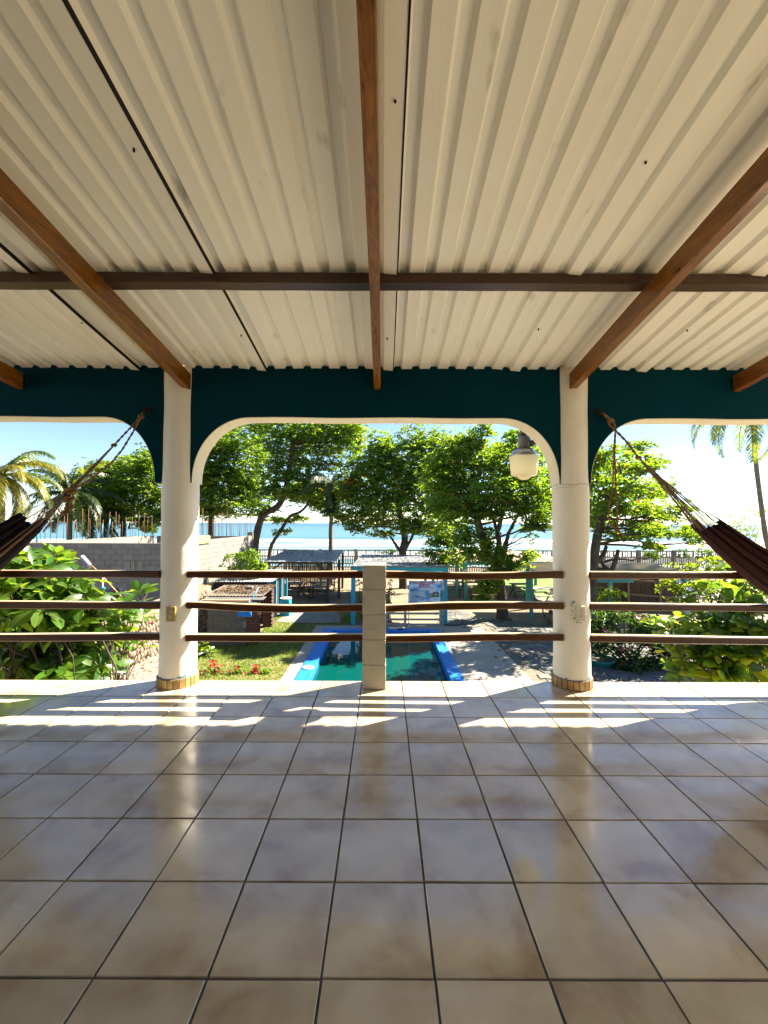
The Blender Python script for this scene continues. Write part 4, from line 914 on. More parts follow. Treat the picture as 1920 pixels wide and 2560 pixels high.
# ================================================================== vegetation
LEAF = dict(
 almond=mat('almond_leaf', (0.068, 0.130, 0.011), (0.042, 0.095, 0.011), scale=.5, rough=0.38, rnd=0.42, island=True, trans=(0.36, 0.55, 0.022), tfac=0.42),
 dark=mat('dark_leaf', (0.030, 0.070, 0.014), (0.020, 0.05, 0.012), scale=.5, rough=0.4, rnd=0.35, island=True, trans=(0.12, 0.24, 0.02), tfac=0.30),
 lime=mat('lime_leaf', (0.085, 0.15, 0.012), (0.05, 0.105, 0.012), scale=.6, rough=0.36, rnd=0.35, island=True, trans=(0.38, 0.50, 0.02), tfac=0.42),
 big=mat('big_leaf', (0.060, 0.130, 0.014), (0.040, 0.100, 0.014), scale=3, rough=0.33, rnd=0.35, trans=(0.30, 0.47, 0.025), tfac=0.42),
 bigy=mat('big_yellow_leaf', (0.10, 0.16, 0.010), (0.065, 0.125, 0.012), scale=3, rough=0.33, rnd=0.38, trans=(0.62, 0.70, 0.03), tfac=0.52),
 bigj=mat('big_leaf_mass', (0.060, 0.130, 0.014), (0.040, 0.100, 0.014), scale=3, rough=0.33, rnd=0.38, island=True, trans=(0.30, 0.47, 0.025), tfac=0.40),
 orange=mat('orange_leaf', (0.42, 0.14, 0.02), (0.30, 0.07, 0.015), scale=2, rough=0.45, rnd=0.4, island=True, trans=(0.65, 0.22, 0.02), tfac=0.4),
 palm=mat('palm_leaflet', (0.075, 0.125, 0.02), (0.05, 0.09, 0.015), scale=1, rough=0.4, rnd=0.3, island=True, trans=(0.34, 0.40, 0.03), tfac=0.35),
 palmy=mat('yellow_palm_leaflet', (0.20, 0.19, 0.025), (0.12, 0.135, 0.02), scale=1, rough=0.4, rnd=0.35, island=True, trans=(0.55, 0.48, 0.04), tfac=0.38),
 palmd=mat('dark_palm_leaflet', (0.035, 0.06, 0.02), (0.025, 0.045, 0.015), scale=1, rough=0.4, rnd=0.3, island=True, trans=(0.14, 0.22, 0.03), tfac=0.3))
M_bark = mat('bark', (0.105, 0.078, 0.055), (0.05, 0.037, 0.027), scale=5, detail=8, rough=0.95, bump=0.8, bscale=14, stretch=(1, 1, .35))
M_palmbark = mat('palm_bark', (0.20, 0.165, 0.125), (0.12, 0.10, 0.075), scale=2, detail=6, rough=0.9, bump=0.6, stretch=(.4, .4, 5))

def veins(m):
    # pale midrib and side veins of the large leaves (object space: x along the leaf)
    nt = m.node_tree; N = nt.nodes; L = nt.links; P = N['Principled BSDF']; src = P.inputs['Base Color'].links[0].from_socket
    tc = N.new('ShaderNodeTexCoord'); sp = N.new('ShaderNodeSeparateXYZ'); L.new(tc.outputs['Object'], sp.inputs[0])
    ab = N.new('ShaderNodeMath'); ab.operation = 'ABSOLUTE'; L.new(sp.outputs['Y'], ab.inputs[0])
    r1 = N.new('ShaderNodeMapRange'); r1.inputs[1].default_value = .006; r1.inputs[2].default_value = .018; r1.inputs[3].default_value = 1; r1.inputs[4].default_value = 0; L.new(ab.outputs[0], r1.inputs[0])
    df = N.new('ShaderNodeMath'); df.operation = 'MULTIPLY_ADD'; df.inputs[1].default_value = -.8; L.new(ab.outputs[0], df.inputs[0]); L.new(sp.outputs['X'], df.inputs[2])
    ml = N.new('ShaderNodeMath'); ml.operation = 'MULTIPLY'; ml.inputs[1].default_value = 62.0; L.new(df.outputs[0], ml.inputs[0])
    sn = N.new('ShaderNodeMath'); sn.operation = 'SINE'; L.new(ml.outputs[0], sn.inputs[0])
    r2 = N.new('ShaderNodeMapRange'); r2.inputs[1].default_value = .9; r2.inputs[2].default_value = 1.0; r2.inputs[4].default_value = .5; L.new(sn.outputs[0], r2.inputs[0])
    mx = N.new('ShaderNodeMath'); mx.operation = 'MAXIMUM'; L.new(r1.outputs[0], mx.inputs[0]); L.new(r2.outputs[0], mx.inputs[1])
    mc = N.new('ShaderNodeMix'); mc.data_type = 'RGBA'; L.new(mx.outputs[0], mc.inputs[0]); L.new(src, mc.inputs[6]); mc.inputs[7].default_value = (.17, .24, .05, 1); L.new(mc.outputs[2], P.inputs['Base Color'])
veins(LEAF['big']); veins(LEAF['bigy'])
def unit(n):
    v = RNG.normal(size=(n, 3)); return v / np.linalg.norm(v, axis=1, keepdims=True)
def leaves_np(P, A, L, wid=0.5, nper=6, tilt=(0.15, 0.75), fold=0.16, droop=0.12):
    """rosettes of folded leaves: P points, A axes, L leaf length per rosette; returns V, F (triangles)"""
    n = len(P); A = A / np.linalg.norm(A, axis=1, keepdims=True)
    ref = np.where(np.abs(A[:, 2:3]) > .9, np.array([[1., 0, 0]]), np.array([[0., 0, 1.]]))
    X = np.cross(A, ref); X /= np.linalg.norm(X, axis=1, keepdims=True); Yv = np.cross(A, X)
    P = np.repeat(P, nper, 0); A = np.repeat(A, nper, 0); X = np.repeat(X, nper, 0); Yv = np.repeat(Yv, nper, 0); L = np.repeat(L, nper)
    m = len(P); ang = np.tile(np.arange(nper) * 2 * np.pi / nper, n) + np.repeat(RNG.uniform(0, 6.28, n), nper) + RNG.normal(0, .3, m)
    el = RNG.uniform(*tilt, m); L = L * RNG.uniform(.6, 1.15, m)
    rad = X * np.cos(ang)[:, None] + Yv * np.sin(ang)[:, None]
    D = rad * np.cos(el)[:, None] + A * np.sin(el)[:, None]
    Sd = np.cross(A, rad); Nn = np.cross(D, Sd); Nn /= np.linalg.norm(Nn, axis=1, keepdims=True)
    Nn *= np.sign((Nn * A).sum(1, keepdims=True) + 1e-9)
    tw = RNG.normal(0, .35, m)[:, None]; S2 = Sd * np.cos(tw) + Nn * np.sin(tw); N2 = Nn * np.cos(tw) - Sd * np.sin(tw)
    Lc = L[:, None]; b = P + D * Lc * .12; mid = P + D * Lc * .68; tip = P + D * Lc * 1.12 - N2 * Lc * droop * RNG.uniform(0, 2, m)[:, None]
    w = Lc * wid * .5; l = mid + S2 * w + N2 * Lc * fold; r = mid - S2 * w + N2 * Lc * fold
    V = np.stack([b, l, tip, r], 1).reshape(-1, 3); i = np.arange(m)[:, None] * 4
    F = np.concatenate([i + [0, 1, 2], i + [0, 2, 3]], 1).reshape(-1, 3)
    return V, F
def lobe_points(c, rad, n, flat=0.0, shell=0.35):
    u = unit(n); r = (shell + (1 - shell) * RNG.uniform(0, 1, n)) ** .6
    # clumpiness: pull the points towards a handful of twig centres
    k = max(4, n // 14); cu = unit(k) * (RNG.uniform(.25, 1.0, k) ** .45)[:, None]; idx = RNG.integers(0, k, n)
    p = u * r[:, None] * .62 + cu[idx] * .62 + RNG.normal(0, .05, (n, 3)); p[:, 2] = np.where(RNG.uniform(0, 1, n) < .5, p[:, 2], cu[idx][:, 2] * .95 + RNG.normal(0, .07, n))
    p *= np.where(RNG.uniform(0, 1, n) < .14, RNG.uniform(1.1, 1.45, n), 1.0)[:, None]
    ax = u * .45 + np.array([0, 0, .9]) + RNG.normal(0, .25, (n, 3))
    return np.array(c) + p * np.array(rad), ax
def limb(mb, a, b, r0, r1, sag=0.15, n=6, seg=8):
    a = Vector(a); b = Vector(b); L = (b - a).length; j = Vector((random.uniform(-1, 1), random.uniform(-1, 1), random.uniform(-.3, .8))) * L * sag
    pts = []; rs = []
    for i in range(seg + 1):
        t = i / seg; pts.append(a.lerp(b, t) + j * math.sin(math.pi * t) + Vector((random.uniform(-1, 1), random.uniform(-1, 1), random.uniform(-1, 1))) * .015 * L * (0 < i < seg)); rs.append(r0 + (r1 - r0) * t)
    mb.tube(pts, rs, n); return pts
def tree(name, label, Y, trunk, lobes, lm, leaf=.25, dens=26, orange=0.0, fork=2, r0=.2, r1=.1, depth=0.9, dspread=1.3, grow=1.24, extra_limbs=(), cat='tree', group='trees between the garden and the beach', nper=6, twigs=2):
    """trunk: (px, py[, dY]) path; lobes: (px, py, rx, ry[, dY]) outlines of leaf masses, all read at distance Y"""
    T = [at(p[0], p[1], Y + (p[2] if len(p) > 2 else 0)) for p in trunk]
    T[0].z = min(T[0].z, GZ) if T[0].z < GZ + 1.5 else T[0].z
    base = Vector((T[0].x, T[0].y, GZ)); 
    if T[0].z > GZ: T.insert(0, base)
    t = empty(name, base, label, cat, group)
    # smooth trunk
    pts = []; m = len(T)
    for i in range(m - 1):
        p0, p1, p2, p3 = T[max(i - 1, 0)], T[i], T[i + 1], T[min(i + 2, m - 1)]
        for q in range(5):
            u = q / 5; pts.append(0.5 * ((2 * p1) + (-p0 + p2) * u + (2 * p0 - 5 * p1 + 4 * p2 - p3) * u * u + (-p0 + 3 * p1 - 3 * p2 + p3) * u ** 3))
    pts.append(T[-1]); K = len(pts)
    mb = MB(); mb.tube(pts, [(r0 + (r1 - r0) * (i / (K - 1)) ** .8) * (1 + .55 * math.exp(-i / 1.6)) * random.uniform(.95, 1.05) for i in range(K)], 10)
    s = Y / FPX; VV = []; FF = []; OV = []; OF = []; nb = 0; no = 0
    for lb in lobes:
        dY = lb[4] if len(lb) > 4 else random.uniform(-1, 1) * dspread
        c = at(lb[0], lb[1], Y + dY); sc = (Y + dY) / FPX; rad = (lb[2] * sc * grow, max(lb[2] * sc * depth, .5), lb[3] * sc * grow * 1.03)
        start = min(pts[int(K * .45):], key=lambda p: (p - c).length + max(0, p.z - c.z) * 1.5)
        e = limb(mb, start, c, r1 * .42, r1 * .12, .12, 6)
        for _ in range(twigs):
            q = c + Vector((random.uniform(-.7, .7) * rad[0], random.uniform(-.7, .7) * rad[1], random.uniform(-.3, .7) * rad[2])); limb(mb, e[random.randint(3, 7)], q, r1 * .15, r1 * .06, .1, 5, 5)
        n = max(6, int(dens * 2.3 * math.pi * rad[0] * rad[2]))
        P, A = lobe_points(c, rad, n); V, F = leaves_np(P, A, np.full(len(P), leaf), nper=nper); VV.append(V); FF.append(F + nb); nb += len(V)
        if orange > 0:
            k = max(1, int(n * orange)); P, A = lobe_points(c, [r * 1.02 for r in rad], k); V, F = leaves_np(P, A, np.full(k, leaf * .9), nper=2); OV.append(V); OF.append(F + no); no += len(V)
    for (a, b, ra, rb) in extra_limbs:
        A_, B_ = at(a[0], a[1], Y + (a[2] if len(a) > 2 else 0)), at(b[0], b[1], Y + (b[2] if len(b) > 2 else 0)); limb(mb, A_, B_, ra, rb, .08, 8)
    mb.build('trunk', M_bark, t)
    off = np.array(base); cr = link('crown', np_mesh('crown', np.concatenate(VV) - off, np.concatenate(FF), LEAF[lm]), t); tag(cr, kind='stuff')
    if OV: tag(link('turning_leaves', np_mesh('turning_leaves', np.concatenate(OV) - off, np.concatenate(OF), LEAF['orange']), t), kind='stuff')
    return t

tree('almond_tree', 'tall almond tree with a straight thin trunk next to the left pillar', 33, [(526, 1440), (527, 1340), (530, 1250), (545, 1170), (560, 1110)],
     [(560, 1075, 75, 40), (545, 1120, 50, 35), (505, 1150, 35, 40), (600, 1150, 55, 42), (640, 1125, 32, 36), (560, 1200, 70, 35), (515, 1215, 40, 35), (620, 1205, 50, 32), (500, 1260, 36, 32), (560, 1255, 60, 28), (630, 1245, 45, 28), (480, 1200, 30, 60), (545, 1285, 50, 15), (640, 1060, 40, 30)], 'almond', .26, 20, r0=.26, r1=.12)
tree('almond_tree', 'large almond tree with a thick trunk curving right over the sea view', 30, [(633, 1450), (637, 1370), (648, 1310), (662, 1284), (694, 1266), (712, 1232), (722, 1180), (732, 1110), (715, 1080)],
     [(720, 1060, 60, 34), (800, 1065, 70, 36), (870, 1085, 42, 32), (770, 1105, 60, 30), (845, 1125, 55, 28), (700, 1120, 34, 30), (735, 1150, 50, 28), (890, 1110, 25, 24), (800, 1160, 45, 20), (695, 1180, 45, 26), (750, 1195, 45, 24), (720, 1228, 55, 22), (670, 1225, 36, 22), (770, 1225, 45, 22), (645, 1275, 45, 14), (860, 1050, 60, 30)], 'almond', .25, 20, r0=.30, r1=.16)
tree('slanting_almond_tree', 'thin almond tree slanting right in front of the surf', 31.5, [(670, 1450), (676, 1372), (700, 1330), (724, 1292), (750, 1280), (768, 1262), (772, 1245)],
     [(700, 1303, 34, 9), (740, 1298, 22, 8), (705, 1331, 22, 6), (780, 1250, 34, 20), (815, 1232, 34, 26), (760, 1225, 40, 24), (800, 1262, 30, 16), (845, 1240, 24, 18)], 'almond', .24, 30, .03, r0=.15, r1=.08)
tree('spreading_almond_tree', 'wide almond tree with orange leaves behind the block post', 27, [(1008, 1470), (1006, 1385), (1012, 1345), (1003, 1300), (995, 1250)],
     [(945, 1110, 34, 24), (975, 1140, 50, 34), (1050, 1100, 42, 32), (1000, 1180, 70, 36), (925, 1180, 55, 36), (1075, 1150, 60, 40), (890, 1225, 48, 36), (950, 1235, 60, 34), (1040, 1235, 66, 36), (1110, 1200, 50, 40), (905, 1275, 48, 26), (980, 1285, 56, 26), (1060, 1285, 60, 28), (1105, 1255, 40, 34), (935, 1310, 36, 18), (1030, 1322, 44, 20), (1085, 1325, 40, 18), (868, 1215, 26, 36), (1105, 1105, 34, 22), (1120, 1160, 36, 30), (860, 1300, 26, 14), (885, 1325, 26, 12), (950, 1335, 30, 10)], 'almond', .235, 21, .08, r0=.34, r1=.15, grow=1.36,
     extra_limbs=(((1006, 1385), (975, 1340), .12, .07), ((1010, 1380), (1045, 1300), .12, .06)))
tree('almond_tree', 'almond tree standing on the paving with a thick trunk before the green shed', 18.4, [(1256, 1546), (1254, 1500), (1248, 1450), (1238, 1410), (1222, 1385), (1206, 1345), (1192, 1295)],
     [(1195, 1095, 28, 30), (1150, 1120, 44, 26), (1245, 1130, 52, 26), (1290, 1105, 30, 20), (1120, 1160, 46, 30), (1190, 1165, 64, 30), (1275, 1165, 60, 34), (1335, 1165, 40, 34), (1100, 1210, 44, 30), (1165, 1220, 62, 30), (1245, 1225, 66, 30), (1320, 1225, 58, 32), (1385, 1215, 38, 40), (1130, 1265, 52, 24), (1220, 1270, 60, 22), (1310, 1275, 52, 24), (1375, 1265, 36, 24), (1120, 1310, 36, 30), (1160, 1290, 36, 24), (1345, 1310, 26, 18), (1100, 1345, 34, 22), (1150, 1345, 30, 24), (1220, 1345, 22, 20), (1180, 1385, 34, 20), (1115, 1390, 38, 22), (1245, 1395, 34, 22), (1290, 1415, 24, 16), (1320, 1340, 12, 22), (1322, 1385, 18, 16), (1215, 1470, 28, 16), (1235, 1445, 22, 20), (1205, 1495, 22, 12), (1262, 1425, 20, 24)], 'almond', .185, 44, .03, r0=.28, r1=.16, depth=1.0, dspread=1.6, grow=1.36,
     extra_limbs=(((1240, 1412), (1243, 1330), .15, .11), ((1243, 1330), (1262, 1240), .11, .06), ((1243, 1335), (1225, 1260), .08, .05), ((1248, 1420, .2), (1262, 1380, .3), .12, .1), ((1262, 1380, .3), (1272, 1330, .4), .1, .08), ((1272, 1332, .4), (1290, 1295, .4), .07, .05), ((1255, 1410, .4), (1280, 1320, .9), .07, .05), ((1280, 1322, .9), (1310, 1250, .9), .06, .04)))
tree('almond_tree', 'almond tree with crooked low limbs right of the right pillar', 16.6, [(1476, 1500), (1480, 1440), (1484, 1405), (1490, 1360), (1500, 1310), (1520, 1250)],
     [(1530, 1140, 48, 20), (1590, 1125, 36, 16), (1640, 1150, 26, 14), (1480, 1165, 44, 30), (1550, 1175, 56, 24), (1620, 1175, 40, 18), (1470, 1215, 40, 30), (1535, 1220, 56, 26), (1600, 1225, 50, 26), (1655, 1235, 30, 24), (1490, 1265, 50, 26), (1560, 1270, 56, 26), (1630, 1280, 50, 26), (1690, 1290, 36, 20), (1510, 1310, 44, 22), (1580, 1325, 50, 20), (1650, 1325, 44, 18), (1715, 1335, 34, 14), (1740, 1355, 20, 8), (1450, 1290, 30, 40), (1560, 1350, 34, 12), (1630, 1362, 30, 12), (1740, 1320, 20, 12), (1640, 1395, 18, 10)], 'almond', .18, 44, .02, r0=.24, r1=.14, depth=1.1, dspread=2.2, grow=1.25,
     extra_limbs=(((1484, 1425), (1528, 1428), .13, .1), ((1528, 1428), (1546, 1375), .1, .07), ((1486, 1412), (1510, 1385), .1, .08), ((1510, 1385), (1516, 1365), .08, .06), ((1520, 1425), (1500, 1395), .07, .05)))
tree('almond_tree', 'dense dark almond tree between the palms and the left pillar', 28, [(306, 1450), (308, 1340), (309, 1280), (312, 1225)],
     [(372, 1150, 34, 26), (320, 1165, 44, 22), (265, 1180, 40, 22), (385, 1195, 34, 40), (340, 1200, 56, 30), (280, 1215, 50, 26), (240, 1220, 34, 30), (250, 1250, 44, 28), (315, 1250, 56, 26), (375, 1250, 40, 26), (280, 1285, 40, 20), (340, 1285, 44, 18), (395, 1290, 26, 26), (360, 1310, 26, 14), (365, 1325, 20, 14), (230, 1275, 34, 30), (255, 1300, 34, 26)], 'almond', .24, 30, r0=.24, r1=.12)

# --- palms, every frond its own part
def frond(base, az, el, L, m, parent, droop=1.0, nl=46, lw=.055, ll=.66, hang=.55):
    base = Vector(base); h = Vector((math.cos(az), math.sin(az), 0)); pts = []; p = base.copy(); e = el; n = 14
    for i in range(n + 1):
        pts.append(p.copy()); d = h * math.cos(e) + Vector((0, 0, 1)) * math.sin(e); p = p + d * (L / n); e -= droop * (1.0 + 1.2 * i / n) / n
    mb = MB(); mb.tube(pts, [.03 * (1 - i / n) + .006 for i in range(n + 1)], 5)
    side = h.cross(Vector((0, 0, 1))).normalized()
    for k in range(nl):
        t = .12 + .86 * k / (nl - 1); f = t * n; i = min(int(f), n - 1); q = pts[i].lerp(pts[i + 1], f - i); tg = (pts[i + 1] - pts[i]).normalized()
        l = ll * (math.sin(math.pi * min(1, t * .85 + .12)) ** .7) * random.uniform(.8, 1.1)
        for s in (1, -1):
            d = (side * s * .75 + tg * .75 + Vector((0, 0, random.uniform(-.25, .25)))).normalized(); dn = Vector((0, 0, -1))
            a = q; b = q + d * l * .5 + dn * l * .12 * hang * 2; c_ = q + d * l * (.95 - .25 * hang) + dn * l * (.25 + .55 * hang); w = tg * lw
            mb.add([a - w * .5, a + w * .5, b + w * .6, b - w * .6, c_], [(0, 1, 2, 3), (3, 2, 4)])
    return mb.build('frond', m, parent)
def palm(label, Y, trunk, crown, specs, mats_, r=.14, L=3.2, coconuts=0, **kw):
    T = [at(px, py, Y) for px, py in trunk]; b = Vector((T[0].x, T[0].y, GZ)); t = empty('coconut_palm', b, label, 'palm tree', 'coconut palms')
    if T[0].z > GZ + .1: T.insert(0, b)
    mb = MB(); n = 18; P = []
    for i in range(n + 1):
        f = i / n * (len(T) - 1); k = min(int(f), len(T) - 2); P.append(T[k].lerp(T[k + 1], f - k))
    mb.tube(P, [r * (1.35 - .5 * i / n) * (1 + .04 * (i % 2)) for i in range(n + 1)], 10); mb.build('trunk', M_palmbark, t)
    c = at(*crown, Y)
    for (az, el, ls, mi) in specs: frond(c + Vector((random.uniform(-.1, .1), random.uniform(-.1, .1), random.uniform(-.1, .15))), R(az + random.uniform(-8, 8)), R(el), L * ls, LEAF[mats_[mi]], t, **kw)
    if coconuts:
        m = mat('coconut', (.42, .20, .04), (.32, .16, .03), scale=4, rough=.5)
        for q in range(coconuts):
            a = q * 2.4; mb = MB(); mb.lathe(c + Vector((.22 * math.cos(a), .22 * math.sin(a) - .15, -.25 - .07 * (q % 3))), [(0, .12), (.07, .09), (.1, 0), (.07, -.09), (0, -.12)], 10); mb.build('coconut', m, t)
sp = [(0, 60, 1, 0), (20, 40, 1, 1), (-30, 35, 1, 1), (-10, 18, 1, 1), (15, 5, 1, 0), (-45, 5, 1, 1), (40, 20, 1, 0), (60, 45, 1, 0), (90, 60, 1, 0), (130, 40, 1, 0), (180, 30, 1, 0), (220, 20, 1, 1), (-90, 10, .9, 1), (-70, 40, .9, 1), (160, -10, 1, 0), (200, 60, 1, 0), (-20, -18, .9, 1), (30, -25, .9, 2), (-60, -22, .9, 1), (0, -35, .8, 2), (80, 15, 1, 0), (-110, 35, .9, 1)]
palm('yellowing coconut palm with orange coconuts at the left edge above the hammock', 21, [(2, 1420), (4, 1300), (6, 1200)], (6, 1188), sp, ('palm', 'palmy', 'palmd'), L=3.25, coconuts=6, droop=1.25)
sp2 = [(a * 36, e, 1, 0 if i % 3 else 1) for i, (a, e) in enumerate([(0, 70), (1, 50), (2, 62), (3, 55), (4, 72), (5, 60), (6, 45), (7, 70), (8, 50), (9, 60), (0.5, 25), (1.5, 10), (2.5, 20), (3.5, 5), (4.5, 25), (5.5, 0), (6.5, 15), (7.5, -5), (8.5, 20), (9.5, 5), (0, -15), (9, -20), (8, -25), (6, -20)])]
palm('dark green young coconut palm beside the dense tree in the left arch', 25, [(172, 1420), (174, 1300), (175, 1235)], (175, 1232), sp2, ('palmd', 'palm'), L=3.0, droop=.95)
sp2b = [(a * 40 + 20, e, 1, 0) for a, e in [(0, 40), (1, 30), (2, 45), (3, 20), (4, 40), (5, 25), (6, 35), (7, 10), (8, 30), (0, -10), (8, -20), (7, -30), (1, -15)]]
palm('low dark palm behind the rebar of the block house', 26.5, [(228, 1420), (228, 1310)], (228, 1300), sp2b, ('palmd',), L=2.6, droop=1.1)
sp3 = [(i * 33, e, 1, 0) for i, e in enumerate([35, 50, 20, 45, 30, 55, 25, 40, 15, 50, 30])] + [(i * 60, -50, .9, 1) for i in range(6)] + [(30 + i * 60, -75, .95, 1) for i in range(6)]
palm('coconut palm with drooping dead fronds between the two almond trees', 28.5, [(827, 1450), (827, 1330), (829, 1270), (831, 1222)], (831, 1216), sp3, ('palmd', 'palmd'), r=.13, L=2.4, droop=1.1, hang=.8, lw=.06)
sp4 = [(185, 15, 1, 0), (200, -5, 1, 0), (215, 35, 1, 0), (160, 20, 1, 0), (240, 5, 1, 0), (270, 25, 1, 0), (300, 10, 1, 0), (330, 30, 1, 0), (0, 10, 1, 0), (30, 30, 1, 0), (60, 15, 1, 0), (90, 30, 1, 0), (120, 20, 1, 0), (230, -30, .9, 0), (290, -35, .9, 0)]
palm('slender tall coconut palm leaning left at the right edge', 22, [(1936, 1440), (1912, 1330), (1892, 1180), (1882, 1060), (1880, 1030)], (1880, 1022), sp4, ('palm',), r=.095, L=4.0, droop=1.5)

# --- shrubs with large leaves beside the terrace: the nearest leaves one by one
def leaf_mesh(name, m, L=1.0, w=.42, bend=.25, fold=.10, obov=.6):
    xs = [0.0, .07, .3, obov, .88, 1.0]; hw = [.012, .015, .30 * w * 1.2, .5 * w, .30 * w, .0]; vs = []
    for x, h in zip(xs, hw):
        z = -bend * (x ** 2) * L; vs += [(x * L, -h * L, z + fold * h * 2 * L), (x * L, 0, z), (x * L, h * L, z + fold * h * 2 * L)]
    fs = []
    for i in range(len(xs) - 1):
        for q in (0, 1): fs.append((3 * i + q, 3 * i + 3 + q, 3 * i + 4 + q, 3 * i + 1 + q))
    mb = MB(); mb.add(vs, fs, True); return mb.mesh(name, m)
def big_shrub(name, label, lobes, leaf, mats_, base, n_ros, nper=7, cap=300, shape=(.42, .25, .6), cat='shrub', yr=1.0):
    t = empty(name, base, label, cat)
    variants = [leaf_mesh('leaf', LEAF[m], 1.0, shape[0] * k, b, .12, shape[2]) for m in mats_ for k, b in ((1.0, shape[1]), (.85, shape[1] * 1.7), (1.1, shape[1] * .3))]
    wood = MB(); items = []
    tot = sum(l[2] * l[3] for l in lobes)
    for (px, py, rx, ry, Yd) in lobes:
        c = at(px, py, Yd); s = Yd / FPX; rad = Vector((rx * s, max(.35, rx * s * .8) * yr, ry * s)); st = Vector(base) + Vector((0, 0, random.uniform(.1, .6)))
        e = limb(wood, st, c, .018, .008, .12, 6)
        for _ in range(max(2, int(n_ros * rx * ry / tot))):
            u = Vector(unit(1)[0]); k = random.uniform(.3, 1) ** .5; p = c + Vector((u.x * rad.x, u.y * rad.y, u.z * rad.z)) * k
            limb(wood, e[random.randint(4, 8)], p, .009, .005, .12, 5, 4)
            ax = (u * .6 + Vector((0, 0, .9)) + Vector(RNG.normal(0, .2, 3))).normalized()
            a0 = random.uniform(0, 6.28)
            for q in range(nper + random.randint(-1, 1)):
                a = a0 + q * 2.4; elv = random.uniform(.0, .9); X = ax.cross(Vector((1, .1, 0))).normalized(); Yv = ax.cross(X)
                d = (X * math.cos(a) + Yv * math.sin(a)) * math.cos(elv) + ax * math.sin(elv); L = leaf * random.uniform(.6, 1.15)
                n_ = (ax - d * ax.dot(d)); n_ = n_.normalized() if n_.length > 1e-4 else Vector((0, 0, 1)); sd = n_.cross(d).normalized()
                tw = random.gauss(0, .4); sd2 = sd * math.cos(tw) + n_ * math.sin(tw); n2 = d.cross(sd2)
                items.append((p + d * .02 - ax * .03 * (q / nper), Matrix((d, sd2, n2)).transposed(), L))
    wood.build('branches', M_bark, t)
    items.sort(key=lambda it: (it[0] - EYE).length)
    base = Vector(base)
    for (p, M, L) in items[:cap]:
        o = bpy.data.objects.new('leaf', random.choice(variants)); COL.objects.link(o); o.parent = t; o.location = p - base; o.rotation_euler = M.to_euler(); o.scale = (L, L, L)
    tv = np.array([v.co for v in variants[0].vertices]); tf = np.array([list(p.vertices) for p in variants[0].polygons]); V = []; F = []; nb = 0
    for (p, M, L) in items[cap:]:
        V.append((tv * L) @ np.array(M).T + np.array(p - base)); F.append(tf + nb); nb += len(tv)
    if V: tag(link('leaf_mass', np_mesh('leaf_mass', np.concatenate(V), np.concatenate(F), LEAF['bigj'], True), t), kind='stuff')
    return t
big_shrub('large_leaf_shrub', 'bright green shrub with long glossy leaves outside the left railing',
          [(40, 1430, 70, 40, 5.2), (110, 1420, 50, 30, 5.6), (30, 1500, 80, 50, 5.0), (130, 1500, 80, 40, 5.2), (210, 1480, 60, 40, 5.4), (60, 1570, 80, 60, 5.2), (170, 1560, 80, 40, 5.4), (260, 1540, 60, 30, 5.8), (320, 1545, 50, 22, 6.0), (20, 1640, 70, 40, 5.6), (120, 1625, 70, 36, 5.8), (240, 1600, 50, 40, 6.0), (160, 1680, 30, 16, 6.0), (370, 1480, 22, 18, 6.6), (345, 1625, 16, 16, 6.4), (300, 1620, 30, 24, 6.2), (60, 1395, 28, 14, 5.6), (130, 1395, 20, 10, 5.8), (40, 1700, 90, 50, 6.2), (150, 1720, 80, 40, 6.4), (90, 1660, 80, 40, 6.6), (220, 1650, 60, 40, 6.8), (30, 1590, 70, 60, 6.4), (150, 1590, 70, 50, 6.6), (60, 1650, 80, 36, 5.4), (160, 1650, 70, 36, 5.6), (230, 1660, 50, 28, 5.8), (110, 1690, 90, 20, 5.4), (270, 1690, 40, 16, 6.0)],
          .27, ('big',), (-4.1, 6.3, GZ), 330, nper=8)
big_shrub('large_leaf_shrub', 'yellow green shrub with rounded leaves outside the right railing',
          [(1880, 1480, 50, 24, 6.6), (1800, 1480, 50, 16, 6.8), (1900, 1560, 60, 40, 6.4), (1820, 1560, 60, 34, 6.6), (1740, 1565, 50, 30, 6.8), (1680, 1570, 36, 24, 7.0), (1650, 1556, 24, 18, 7.0), (1900, 1640, 60, 40, 6.2), (1830, 1650, 50, 40, 6.4), (1750, 1660, 46, 30, 6.6), (1710, 1675, 34, 26, 6.7), (1860, 1700, 60, 20, 6.4), (1730, 1620, 40, 16, 6.8), (1770, 1610, 60, 24, 6.8), (1640, 1625, 24, 12, 7.0), (1850, 1420, 40, 18, 7.2), (1900, 1410, 40, 22, 7.2), (1780, 1690, 40, 16, 6.4)],
          .21, ('bigy', 'bigy', 'big'), (5.6, 7.2, GZ), 200, nper=7, shape=(.62, .2, .66))
